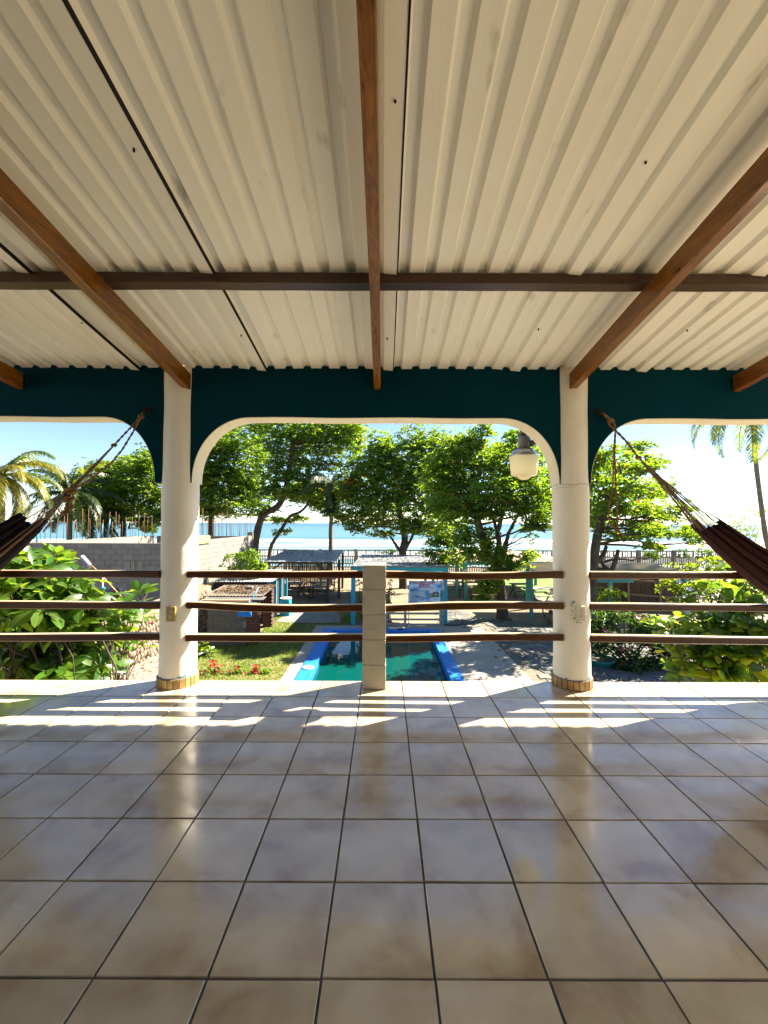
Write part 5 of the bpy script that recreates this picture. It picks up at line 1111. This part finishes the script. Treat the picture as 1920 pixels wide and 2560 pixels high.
# --- garden bushes
def bush(name, label, Y, lobes, lm, leaf, dens, flowers=None, depth=.9, nper=5, fl_m=None, fl_n=0, fl_r=.05, cat='bush', stems=5):
    cs = [at(l[0], l[1], Y) for l in lobes]; bx = sum(c.x for c in cs) / len(cs); by = sum(c.y for c in cs) / len(cs)
    t = empty(name, (bx, by, GZ), label, cat); base = Vector((bx, by, GZ)); wood = MB(); VV = []; FF = []; nb = 0; fpos = []
    for (px, py, rx, ry), c in zip(lobes, cs):
        s = Y / FPX; rad = (rx * s, rx * s * depth, ry * s); n = max(6, int(dens * math.pi * rad[0] * rad[2]))
        limb(wood, base + Vector((random.uniform(-.15, .15), random.uniform(-.15, .15), 0)), c, .03, .01, .1, 6)
        P, A = lobe_points(c, rad, n); P[:, 2] = np.maximum(P[:, 2], GZ + .03); V, F = leaves_np(P, A, np.full(n, leaf), nper=nper); VV.append(V); FF.append(F + nb); nb += len(V)
        for _ in range(int(fl_n / len(lobes) + .5)):
            u = unit(1)[0]; u[1] = -abs(u[1]); fpos.append(Vector(np.array(c) + u * np.array(rad) * 1.02))
    wood.build('stems', M_bark, t)
    tag(link('foliage', np_mesh('foliage', np.concatenate(VV) - np.array(base), np.concatenate(FF), LEAF[lm]), t), kind='stuff')
    for p in fpos:
        mb = MB(); r = fl_r * random.uniform(.7, 1.2); ax = (p - base).normalized() + Vector((0, -1.0, .6)); ax.normalize(); X = ax.cross(Vector((0, 0, 1))).normalized(); Yv = ax.cross(X); a0 = random.uniform(0, 6)
        for q in range(5):
            a = a0 + q * 1.2566; d = X * math.cos(a) + Yv * math.sin(a); e = X * -math.sin(a) + Yv * math.cos(a)
            mb.add([p, p + d * r * .7 + e * r * .4 + ax * r * .25, p + d * r * 1.1 + ax * r * .3, p + d * r * .7 - e * r * .4 + ax * r * .25], [(0, 1, 2), (0, 2, 3)])
        mb.build('flower', fl_m, t)
    return t
M_pink = mat('pink_petal', (.62, .12, .20), (.5, .07, .14), scale=9, rough=.5, rnd=.2); M_wpet = mat('white_petal', (.82, .82, .78), rough=.5); M_redpet = mat('red_petal', (.62, .03, .02), (.5, .02, .015), scale=9, rough=.5, rnd=.2)
bush('hibiscus_bush', 'dark hibiscus bush with pink flowers outside the right railing', 12.3, [(1490, 1580, 30, 26), (1480, 1620, 26, 24), (1500, 1555, 34, 22), (1560, 1550, 50, 26), (1620, 1560, 50, 26), (1670, 1580, 40, 30), (1520, 1600, 40, 30), (1590, 1600, 50, 30), (1650, 1620, 50, 30), (1560, 1645, 50, 26), (1620, 1660, 50, 24), (1690, 1640, 40, 30), (1540, 1670, 30, 18)], 'dark', .14, 150, fl_m=M_pink, fl_n=14, fl_r=.062)
bush('white_flowering_bush', 'bush with clusters of white flowers below the maroon hammock', 12.8, [(1740, 1430, 60, 22), (1800, 1415, 50, 22), (1860, 1420, 50, 26), (1690, 1470, 40, 22), (1740, 1480, 50, 30), (1810, 1475, 60, 34), (1880, 1480, 50, 36), (1700, 1510, 40, 16), (1760, 1525, 50, 20), (1840, 1535, 60, 24)], 'lime', .16, 70, fl_m=M_wpet, fl_n=44, fl_r=.085)
bush('round_green_bush', 'round fine leaved green bush right of the right pillar behind the rails', 16.8, [(1490, 1475, 22, 24), (1520, 1470, 30, 22), (1545, 1490, 22, 16), (1500, 1500, 34, 20), (1535, 1510, 36, 16), (1510, 1530, 40, 20)], 'almond', .10, 130)
bush('papaya_bush', 'leafy bright green bush above the barbecue hut by the block house', 18.3, [(600, 1405, 28, 22), (640, 1400, 26, 20), (580, 1425, 24, 20), (625, 1430, 36, 20), (660, 1425, 18, 18), (600, 1455, 30, 16), (645, 1455, 26, 18), (620, 1470, 26, 12), (570, 1397, 14, 6), (615, 1388, 24, 14), (650, 1440, 24, 20)], 'almond', .19, 62, cat='bush')
for i, (px, py, s_, lab) in enumerate(((536, 1672, 26, 'red ixora with many flower heads at the near lawn edge beside the left pillar'), (596, 1678, 14, 'single red ixora sprig in the middle of the lawn edge'), (640, 1680, 18, 'small red ixora nearest the pool deck'), (665, 1692, 12, 'tiny red ixora at the terrace edge beside the pool deck'))):
    bush('ixora_plant', lab, 11.7, [(px - s_ * .5, py + 4, s_ * .8, 16), (px + s_ * .6, py + 8, s_ * .8, 14), (px, py - 6, s_ * .5, 14), (px, 1716, s_ * 1.1, 14)], 'almond', .09, 75, fl_m=M_redpet, fl_n=(34, 8, 14, 6)[i], fl_r=.052, cat='plant')
bush('lawn_plant', 'broad leaved plant on the lawn touching the left pillar edge', 13.2, [(505, 1622, 20, 16), (520, 1632, 18, 12), (495, 1640, 18, 16)], 'almond', .20, 45, cat='plant')
bush('yellow_croton', 'yellow leaved upright plant left of the block post', 17.6, [(900, 1460, 10, 9), (903, 1486, 12, 11), (907, 1510, 12, 11), (905, 1535, 12, 14), (925, 1470, 10, 30), (925, 1520, 12, 30)], 'palmy', .13, 90, cat='plant')
bush('yellow_croton', 'yellow green upright plant right of the block post', 17.6, [(975, 1460, 9, 10), (978, 1485, 10, 12), (972, 1510, 10, 12), (976, 1530, 8, 10), (962, 1490, 8, 40)], 'lime', .12, 90, cat='plant')
bush('fence_creeper', 'low dark green creeper growing on the lattice fence', 33.6, [(960, 1382, 14, 6), (985, 1380, 18, 7), (1060, 1384, 26, 6), (1100, 1378, 18, 8), (1640, 1392, 20, 12), (1700, 1390, 26, 14), (1750, 1385, 30, 12)], 'dark', .2, 30)
bush('feathery_shrub', 'feathery pale shrub right of the crooked limbed tree at the fence', 26, [(1800, 1330, 40, 22), (1860, 1310, 40, 24), (1830, 1355, 50, 20), (1890, 1345, 40, 26), (1760, 1372, 34, 14), (1900, 1290, 24, 20)], 'lime', .14, 34, cat='shrub')

# --- lawn grass
n = 34000; gx = RNG.uniform(-6.9, -1.0, n); gy = RNG.uniform(10.8, 20.1, n)
def blot(x, y): return np.sin(1.7 * x + .6) * np.sin(1.3 * y + 1.0) + .6 * np.sin(3.1 * x - 1.1 * y) + .4 * np.sin(5.3 * y + 2 * x)
keep = np.array([poly_in(a, b, lawn_pts) for a, b in zip(gx, gy)]) & (blot(gx, gy) > RNG.uniform(-1.9, -.2, n)) & ~((gx > -4.45) & (gx < -1.8) & (gy > 17.6) & (gy < 19.7))
gx, gy = gx[keep], gy[keep]; n = len(gx); a = RNG.uniform(0, 6.28, n); h = RNG.uniform(.03, .085, n); w = RNG.uniform(.008, .016, n); lx = RNG.normal(0, .03, n); ly = RNG.normal(0, .03, n)
V = np.stack([np.stack([gx - w * np.cos(a), gy - w * np.sin(a), np.full(n, GZ + .005)], 1), np.stack([gx + w * np.cos(a), gy + w * np.sin(a), np.full(n, GZ + .005)], 1), np.stack([gx + lx, gy + ly, GZ + h], 1)], 1).reshape(-1, 3)
M_grass = mat('grass_blade', (0.10, 0.17, 0.014), (0.06, 0.12, 0.012), scale=.8, rough=.5, rnd=.4, island=True, trans=(.34, .46, .03), tfac=.4)
gr = link('grass', np_mesh('grass', V, np.arange(3 * n).reshape(-1, 3), M_grass)); tag(gr, 'short patchy grass left of the pool', 'grass', kind='stuff')
# --- fallen leaves on the paving and soil
def ground_leaf():
    while True:
        x, y = random.uniform(2.2, 9.5), random.uniform(10.9, 24)
        return (x, y, GZ + .045)
fl_ = litter('fallen_leaves', None, 130, ground_leaf, s=(.05, .10)); tag(fl_, 'dry brown leaves scattered over the paving and soil', 'leaves', kind='stuff')
# ================================================================== hammocks, lamp, small things
M_rope = mat('brown_rope', (0.30, 0.165, 0.055), (0.17, 0.085, 0.03), scale=40, rough=0.9, bump=0.6, bscale=90)
M_cord = mat('grey_brown_cord', (0.22, 0.16, 0.105), (0.13, 0.095, 0.06), scale=40, rough=0.9)
def striped(name, cols, scale):
    m = bpy.data.materials.new(name); m.use_nodes = True; N = m.node_tree.nodes; L = m.node_tree.links; P = N['Principled BSDF']; P.inputs['Roughness'].default_value = .9; P.inputs['Specular IOR Level'].default_value = .2
    uv = N.new('ShaderNodeUVMap'); sep = N.new('ShaderNodeSeparateXYZ'); L.new(uv.outputs[0], sep.inputs[0])
    mu = N.new('ShaderNodeMath'); mu.operation = 'MULTIPLY'; mu.inputs[1].default_value = scale; L.new(sep.outputs['Y'], mu.inputs[0])
    fr = N.new('ShaderNodeMath'); fr.operation = 'FRACT'; L.new(mu.outputs[0], fr.inputs[0])
    rp = N.new('ShaderNodeValToRGB'); rp.color_ramp.interpolation = 'CONSTANT'; e = rp.color_ramp.elements; e[0].position = 0; e[0].color = (*cols[0][1], 1); e[1].position = cols[1][0]; e[1].color = (*cols[1][1], 1)
    for p, c in cols[2:]: k = e.new(p); k.color = (*c, 1)
    L.new(fr.outputs[0], rp.inputs[0]); L.new(rp.outputs[0], P.inputs['Base Color'])
    w = N.new('ShaderNodeTexNoise'); w.inputs['Scale'].default_value = 160; b = N.new('ShaderNodeBump'); b.inputs['Strength'].default_value = .25; b.inputs['Distance'].default_value = .003; L.new(w.outputs[0], b.inputs['Height']); L.new(b.outputs[0], P.inputs['Normal'])
    return m
M_hamL = striped('black_brown_stripes', [(0, (.012, .008, .010)), (.28, (.10, .06, .035)), (.36, (.010, .008, .010)), (.62, (.16, .10, .06)), (.72, (.05, .008, .012)), (.80, (.012, .008, .010))], 4.0)
M_hamR = striped('maroon_stripes', [(0, (.024, .004, .006)), (.30, (.008, .003, .004)), (.42, (.036, .008, .008)), (.60, (.013, .0035, .005)), (.72, (.055, .022, .016)), (.78, (.019, .004, .006))], 5.0)
def rope_tube(mb, pts, r, n=7):
    """a twisted rope: two strands"""
    P = [Vector(p) for p in pts]; fine = []
    for i in range(len(P) - 1):
        k = max(2, int((P[i + 1] - P[i]).length / .012))
        for q in range(k): fine.append(P[i].lerp(P[i + 1], q / k))
    fine.append(P[-1])
    for ph in (0, math.pi):
        out = []
        for i, p in enumerate(fine):
            t = (fine[min(i + 1, len(fine) - 1)] - fine[max(i - 1, 0)]).normalized(); x = t.cross(Vector((0.3, 1, 0.2))).normalized(); y = t.cross(x); a = i * .9 + ph
            out.append(p + (x * math.cos(a) + y * math.sin(a)) * r * .5)
        mb.tube(out, r * .62, 5)
def knot(mb, c, r):
    c = Vector(c); pts = []
    for i in range(26): a = i / 25 * 2 * math.pi * 2; pts.append(c + Vector(((r + r * .35 * math.cos(1.5 * a)) * math.cos(a), (r + r * .35 * math.cos(1.5 * a)) * math.sin(a) * .8, r * .6 * math.sin(1.5 * a))))
    mb.tube(pts, r * .45, 6)
def hook(t, c):
    mb = MB(); mb.box((c.x, YW0 - .004, c.z), (.062, .012, .05), None, .003); pl = mb.build('hook_plate', M_iron, t)
    mb = MB(); pts = [Vector((c.x, YW0 - .008, c.z)) + Vector((0, -.055 * math.sin(a), -.028 + .028 * math.cos(a))) for a in [math.pi * i / 10 for i in range(11)]]; mb.tube(pts, .006, 6); mb.build('hook_ring', M_iron, pl)
def cloth(t, name, path, width, m, n_u=36, n_v=44, folds=9, seed=0.0, ragged=0.02, end=None):
    """gathered hammock cloth along path; the section is an open, folded trough"""
    P = [Vector(p) for p in path]; cum = [0]
    for i in range(len(P) - 1): cum.append(cum[-1] + (P[i + 1] - P[i]).length)
    V = []; UV = []
    for i in range(n_u + 1):
        s = i / n_u * cum[-1]; k = max(j for j in range(len(P) - 1) if cum[j] <= s + 1e-9); f = (s - cum[k]) / (cum[k + 1] - cum[k]); c = P[k].lerp(P[k + 1], f); tg = (P[k + 1] - P[k]).normalized()
        side = tg.cross(Vector((0, 0, 1))).normalized(); up = side.cross(tg); w, dep = width(i / n_u)
        for j in range(n_v + 1):
            v = j / n_v; a = math.pi * (v * 1.16 + .92); fo = .16 * math.cos(folds * 2 * math.pi * v + seed + .6 * math.sin(3 * i / n_u)) * (1 - .45 * i / n_u) + .06 * math.sin(23 * v + seed)
            q = c + side * math.cos(a) * w * (1 + fo) + up * (math.sin(a) * dep * (1 + fo)) - tg * (ragged * (math.sin(17 * v + seed) + math.sin(7 * v))) * (1 if i == 0 else 0)
            V.append(q); UV.append((i / n_u, v))
    F = [(i * (n_v + 1) + j, i * (n_v + 1) + j + 1, (i + 1) * (n_v + 1) + j + 1, (i + 1) * (n_v + 1) + j) for i in range(n_u) for j in range(n_v)]
    mb = MB(); mb.add(V, F, True); o = mb.build(name, m, t); me = o.data; ul = me.uv_layers.new(name='UVMap')
    for lp in me.loops: ul.data[lp.index].uv = UV[lp.vertex_index]
    md = o.modifiers.new('thickness', 'SOLIDIFY'); md.thickness = .004
    return V[:n_v + 1]

# --- left hammock
HY = 3.28
hkL = at(369, 1025, YW0)
hl = empty('hammock', hkL, 'dark striped hammock hung from the teal wall at the left edge', 'hammock', 'hammocks tied to the arched wall'); hook(hl, hkL)
a0 = at(352, 1042, 3.40); kn1 = at(285, 1113, 3.33); kn2 = at(175, 1226, HY); tip = at(112, 1280, HY)
mb = MB(); knot(mb, a0, .016)
rope_tube(mb, [a0, at(318, 1078, 3.37), kn1], .008); rope_tube(mb, [a0, at(334, 1078, 3.37), at(305, 1125, 3.34), at(280, 1155, 3.31), at(215, 1207, HY), kn2], .008)
for q in range(3): rope_tube(mb, [hkL + Vector((0, -.05, -.02)), a0 + Vector((.004 * q, -.006 * q, .004 * q))], .007)
knot(mb, kn1, .014); mb.build('rope', M_rope, hl)
path = [at(83, 1292, HY), at(0, 1352, HY), at(-130, 1440, HY), at(-260, 1500, HY), at(-420, 1530, HY), at(-620, 1520, HY), at(-760, 1470, HY)]
edge = cloth(hl, 'cloth', path, lambda u: (.11 + .25 * min(1, u * 2.4), .085 + .12 * min(1, u * 2.4)), M_hamL, seed=.7)
tipR = at(118, 1293, HY - .02)
mb = MB()
for q in range(26):
    e = edge[int(q * (len(edge) - 1) / 25)]; s0 = kn1 + Vector((random.uniform(-.008, .008),) * 3); m_ = kn2 + (Vector(e) - kn2) * 0 + Vector((random.uniform(-.012, .012), random.uniform(-.015, .015), random.uniform(-.014, .014)))
    mb.tube([s0, s0.lerp(m_, .5) + Vector((0, random.uniform(-.01, .01), random.uniform(-.012, .006))), m_, m_.lerp(Vector(e), .5) + Vector((0, 0, random.uniform(-.012, .004))), e], .0022, 4, caps=False)
tag(mb.build('clew_cords', M_cord, hl), kind='stuff')
mb = MB(); knot(mb, kn2 + Vector((0, 0, -.01)), .03); k3 = kn2 + Vector((.004, -.02, -.07)); knot(mb, k3, .024)
rope_tube(mb, [kn2, k3, at(166, 1268, HY - .02)], .010); rope_tube(mb, [kn2, k3 + Vector((.012, 0, 0)), at(180, 1262, HY - .02), at(172, 1270, HY - .02)], .010)
knot(mb, at(172, 1270, HY - .02), .02); knot(mb, at(162, 1281, HY - .02), .018); rope_tube(mb, [at(162, 1280, HY - .02), at(150, 1290, HY - .02)], .011); mb.build('rope_knot', M_rope, hl)

# --- right hammock
hkR = at(1497, 1030, YW0)
hr = empty('hammock', hkR, 'maroon striped hammock with a hanging rope loop at the right edge', 'hammock', 'hammocks tied to the arched wall'); hook(hr, hkR)
b0 = at(1527, 1052, 3.40); b1 = at(1536, 1074, 3.36); kn = at(1596, 1144, 3.30)
mb = MB(); knot(mb, b0, .018)
for q in range(3): rope_tube(mb, [hkR + Vector((0, -.05, -.02)), b0 + Vector((.005 * q, 0, .004 * q))], .008)
rope_tube(mb, [b0 + Vector((-.02, 0, 0)), at(1524, 1062, 3.38), b1], .009); rope_tube(mb, [b0 + Vector((.02, 0, 0)), at(1537, 1062, 3.38), b1], .009)
rope_tube(mb, [b1, at(1566, 1104, 3.33), kn], .009); rope_tube(mb, [b1 + Vector((.006, 0, 0)), at(1570, 1107, 3.33), kn], .008); knot(mb, kn, .015); mb.build('rope', M_rope, hr)
mb = MB(); l0 = b1 + Vector((0, -.01, -.005)); yl = 3.35
rope_tube(mb, [l0, at(1535, 1120, yl), at(1533, 1190, yl), at(1530, 1235, yl), at(1522, 1258, yl), at(1523, 1290, yl), at(1526, 1313, yl), at(1537, 1320, yl), at(1543, 1328, yl)], .0065)
rope_tube(mb, [l0 + Vector((.004, 0, 0)), at(1537, 1130, yl), at(1540, 1230, yl), at(1544, 1300, yl), at(1543, 1328, yl)], .0065)
knot(mb, at(1543, 1328, yl), .015); rope_tube(mb, [at(1545, 1330, yl), at(1565, 1341, yl)], .0065); mb.build('rope_loop', M_rope, hr)
pathR = [at(1765, 1302, 3.24), at(1840, 1362, 3.24), at(1930, 1425, 3.24), at(2050, 1490, 3.24), at(2200, 1530, 3.24), at(2400, 1520, 3.24), at(2560, 1450, 3.24)]
edge = cloth(hr, 'cloth', pathR, lambda u: (.11 + .21 * min(1, u * 2.4), .075 + .085 * min(1, u * 2.4)), M_hamR, seed=2.1, ragged=.012)
mb = MB()
for q in range(46):
    e = Vector(edge[int(q * (len(edge) - 1) / 45)]); s0 = kn + Vector((random.uniform(-.006, .006),) * 3); f = kn.lerp(at(1640, 1190, 3.28), 1.0) + Vector((random.uniform(-.02, .02), random.uniform(-.02, .02), random.uniform(-.008, .008)))
    mb.tube([s0, f, f.lerp(e, .5) + Vector((0, 0, random.uniform(-.008, .004))), e], .0021, 4, caps=False)
tag(mb.build('clew_cords', M_cord, hr), kind='stuff')
# --- yard lamp under the eave
LY = 3.92; lc = at(1310, 1146, LY)
lamp = empty('yard_lamp', lc, 'grey yard lamp with a cream ribbed lens hanging in the central arch', 'lamp')
s = LY / FPX
M_alu = mat('aluminium', (.55, .56, .58), rough=.28, metal=.9); M_greyh = mat('grey_housing', (.30, .31, .30), (.24, .245, .235), scale=8, rough=.6)
def lens_mat():
    m = bpy.data.materials.new('cream_lens'); m.use_nodes = True; N = m.node_tree.nodes; L = m.node_tree.links; P = N['Principled BSDF']; P.inputs['Base Color'].default_value = (.86, .82, .64, 1); P.inputs['Roughness'].default_value = .25
    t = N.new('ShaderNodeBsdfTranslucent'); t.inputs[0].default_value = (.95, .90, .70, 1); x = N.new('ShaderNodeMixShader'); x.inputs[0].default_value = .6; L.new(P.outputs[0], x.inputs[1]); L.new(t.outputs[0], x.inputs[2]); L.new(x.outputs[0], N['Material Output'].inputs[0]); return m
M_lens = lens_mat()
def lz(py): return at(1310, py, LY).z - lc.z
mb = MB(); n = 72; pr = [(35.5, 1141), (34.5, 1150), (31, 1186), (29, 1189)]; vs = []
for rp, py in pr:
    for k in range(n): a = 2 * math.pi * k / n; r_ = rp * s * (1 + (.012 if k % 2 else -.012)); vs.append(lc + Vector((r_ * math.cos(a), r_ * math.sin(a), lz(py))))
mb.add(vs, [(i * n + k, i * n + (k + 1) % n, (i + 1) * n + (k + 1) % n, (i + 1) * n + k) for i in range(len(pr) - 1) for k in range(n)], True); mb.build('lens', M_lens, lamp)
mb = MB(); mb.lathe(lc, [(30 * s, lz(1188)), (17.5 * s, lz(1186)), (17 * s, lz(1190)), (14 * s, lz(1196)), (8 * s, lz(1199)), (0, lz(1200))], 32); mb.build('lens_base', M_lens, lamp)
mb = MB(); mb.lathe(lc, [(36 * s, lz(1142)), (34.5 * s, lz(1137)), (22 * s, lz(1124)), (14 * s, lz(1122))], 40); mb.build('reflector', M_alu, lamp)
mb = MB(); mb.lathe(lc, [(14.5 * s, lz(1124)), (15 * s, lz(1096)), (13.5 * s, lz(1091)), (9 * s, lz(1090))], 28); ho = mb.build('housing', M_greyh, lamp)
mb = MB(); mb.lathe(lc + Vector((-1 * s, 0, 0)), [(7.5 * s, lz(1091)), (7.5 * s, lz(1087)), (10 * s, lz(1087)), (10 * s, lz(1072)), (8 * s, lz(1070))], 20); mb.build('photocell', mat('grey_photocell', (.16, .18, .20), rough=.5), ho)
mb = MB(); p = at(1318, 1112, LY); mb.tube([p, p + Vector((.06, -.02, .02)), p + Vector((.13, -.10, .07)), Vector((p.x + .2, YW1 + .01, p.z + .11))], [.03, .027, .022, .022], 12); mb.build('arm', M_greyh, lamp)
mb = MB()
for _ in range(40):
    c_ = at(1326 + random.uniform(-8, 10), 1108 + random.uniform(-8, 8), LY - .03); d = Vector(unit(1)[0]) * .03; mb.tube([c_ - d, c_ + d], .0016, 3, caps=False)
tag(mb.build('dry_grass_nest', mat('nest_straw', (.22, .10, .03), rough=.9), lamp), kind='stuff')

# --- pool net, pipes, broom, bag
t = empty('pool_leaf_net', at(610, 1536, 14.0), 'blue pool leaf net with a blue pole leaning on the block wall', 'net')
M_net = mat('blue_net', (.01, .22, .62), (.01, .16, .48), scale=14, rough=.6); YN = 14.12
mb = MB(); mb.tube([at(612, 1534, YN - .05), at(647, 1467, YN + .35)], .016, 8); mb.build('pole', mat('blue_pole', (.02, .30, .62), rough=.35), t)
q4 = [at(593, 1541, YN - .08), at(629, 1541, YN - .08), at(627, 1530, YN), at(597, 1530, YN)]
mb = MB(); vs = q4 + [p + Vector((0, .05, -.01)) for p in q4]; mb.add(vs, [(0, 1, 2, 3), (7, 6, 5, 4), (0, 4, 5, 1), (1, 5, 6, 2), (2, 6, 7, 3), (3, 7, 4, 0)]); nt2 = mb.build('net', M_net, t)
mb = MB(); mb.tube(q4 + [q4[0]], .013, 6); mb.build('net_frame', MATS['blue_pole'], nt2)
mb = MB(); a, b = at(605, 1503, 14.5), at(628, 1508, 14.5); mb.box((a + b) / 2, ((b - a).length, .25, .03), None, .008); tag(mb.build('dust_tray', mat('lilac_plastic', (.55, .52, .70), rough=.5)), 'pale lilac tray lying on the barbecue counter', 'tray')
mb = MB(); a, b = gp(486, 1654), gp(534, 1634); mb.tube([a + Vector((-.2, -.05, .05)), Vector((b.x, b.y, GZ + .2))], .035, 10); tag(mb.build('white_pipe', M_white), 'white plastic pipe lying on the lawn beside the left pillar', 'pipe')
p = gp(561, 1613); mb = MB(); mb.tube([(p.x, p.y, GZ), (p.x, p.y, GZ + .55)], .025, 8); tag(mb.build('white_stub_pipe', M_white), 'short white upright pipe before the grey block wall', 'pipe')
mb = MB(); c = gp(626, 1580); pts = [c + Vector((.22 * math.cos(a) * (1 + .08 * math.sin(3 * a)), .22 * math.sin(a), .03 + .012 * a / 6.28)) for a in [i * 2 * math.pi * 3 / 50 for i in range(51)]]; mb.tube(pts, .015, 6); tag(mb.build('garden_hose', mat('teal_hose', (.02, .28, .28), rough=.45)), 'coiled teal garden hose at the foot of the brick pier', 'hose')
t = empty('long_broom', at(240, 1420, 8.5), 'long handled white brush standing in the left shrub', 'broom')
mb = MB(); mb.tube([at(219, 1405, 8.5), at(241, 1425, 8.5), at(330, 1520, 8.5)], .011, 7); mb.build('handle', mat('broom_wood', (.55, .30, .10), rough=.5), t)
a, b = at(204, 1389, 8.5), at(225, 1412, 8.5); mb = MB(); mb.bar(a, b, .07, .05, bev=.015); br = mb.build('brush_head', M_white, t)
mb = MB(); d = (b - a).normalized()
for q in range(40): c_ = a.lerp(b, random.random()) + Vector((.02, -.02, -.02)); mb.tube([c_, c_ + Vector((random.uniform(-.01, .03), -.03, -.05 + random.uniform(-.02, .01)))], .003, 3, caps=False)
tag(mb.build('bristles', mat('violet_bristle', (.20, .17, .42), rough=.8), br), kind='stuff')
t = empty('bagged_stake', at(257, 1490, 8.8), 'pale stake with a blue tie and a black plastic bag behind the left shrub', 'stake')
mb = MB(); mb.tube([at(257, 1440, 8.8), at(256, 1530, 8.8)], .014, 7); mb.build('stake', M_white, t)
mb = MB(); knot(mb, at(257, 1471, 8.78), .03); mb.build('blue_tie', M_net, t)
bm = bmesh.new(); bmesh.ops.create_icosphere(bm, subdivisions=3, radius=1.0); c = at(290, 1485, 8.9); mb = MB()
vs = [c + Vector((v.co.x * .24 * (1 + .12 * math.sin(9 * v.co.z + 5 * v.co.x)), v.co.y * .16, v.co.z * .13 * (1 + .25 * math.sin(11 * v.co.x) * math.sin(8 * v.co.y + 2)))) for v in bm.verts]; fs = [[v.index for v in f.verts] for f in bm.faces]; bm.free()
mb.add(vs, fs, False); mb.build('plastic_bag', mat('black_plastic', (.012, .012, .013), rough=.3), t)
# half-round teal planter and its soil right of the pillar
t = empty('teal_planter', gp(1500, 1662), 'teal planter tub on the ground right of the right pillar', 'planter'); c = t.location.copy()
mb = MB(); mb.lathe(c, [(.30, 0), (.42, .16), (.44, .20), (.40, .20), (.36, .12)], 28, cap=False); mb.build('tub', mat('teal_tub', (.02, .22, .22), rough=.5), t)
mb = MB(); mb.lathe(c, [(0, .13), (.37, .13)], 20, cap=False); mb.build('soil', M_joint, t)
c = gp(1128, 1560); mb = MB(); mb.lathe(c, [(.42, .0), (.44, .05), (.40, .06), (.1, .055), (0, .055)], 28); tag(mb.build('manhole_cover', mat('dark_cover', (.04, .045, .045), rough=.6)), 'dark round cover on the ground right of the low grey fence', 'cover')
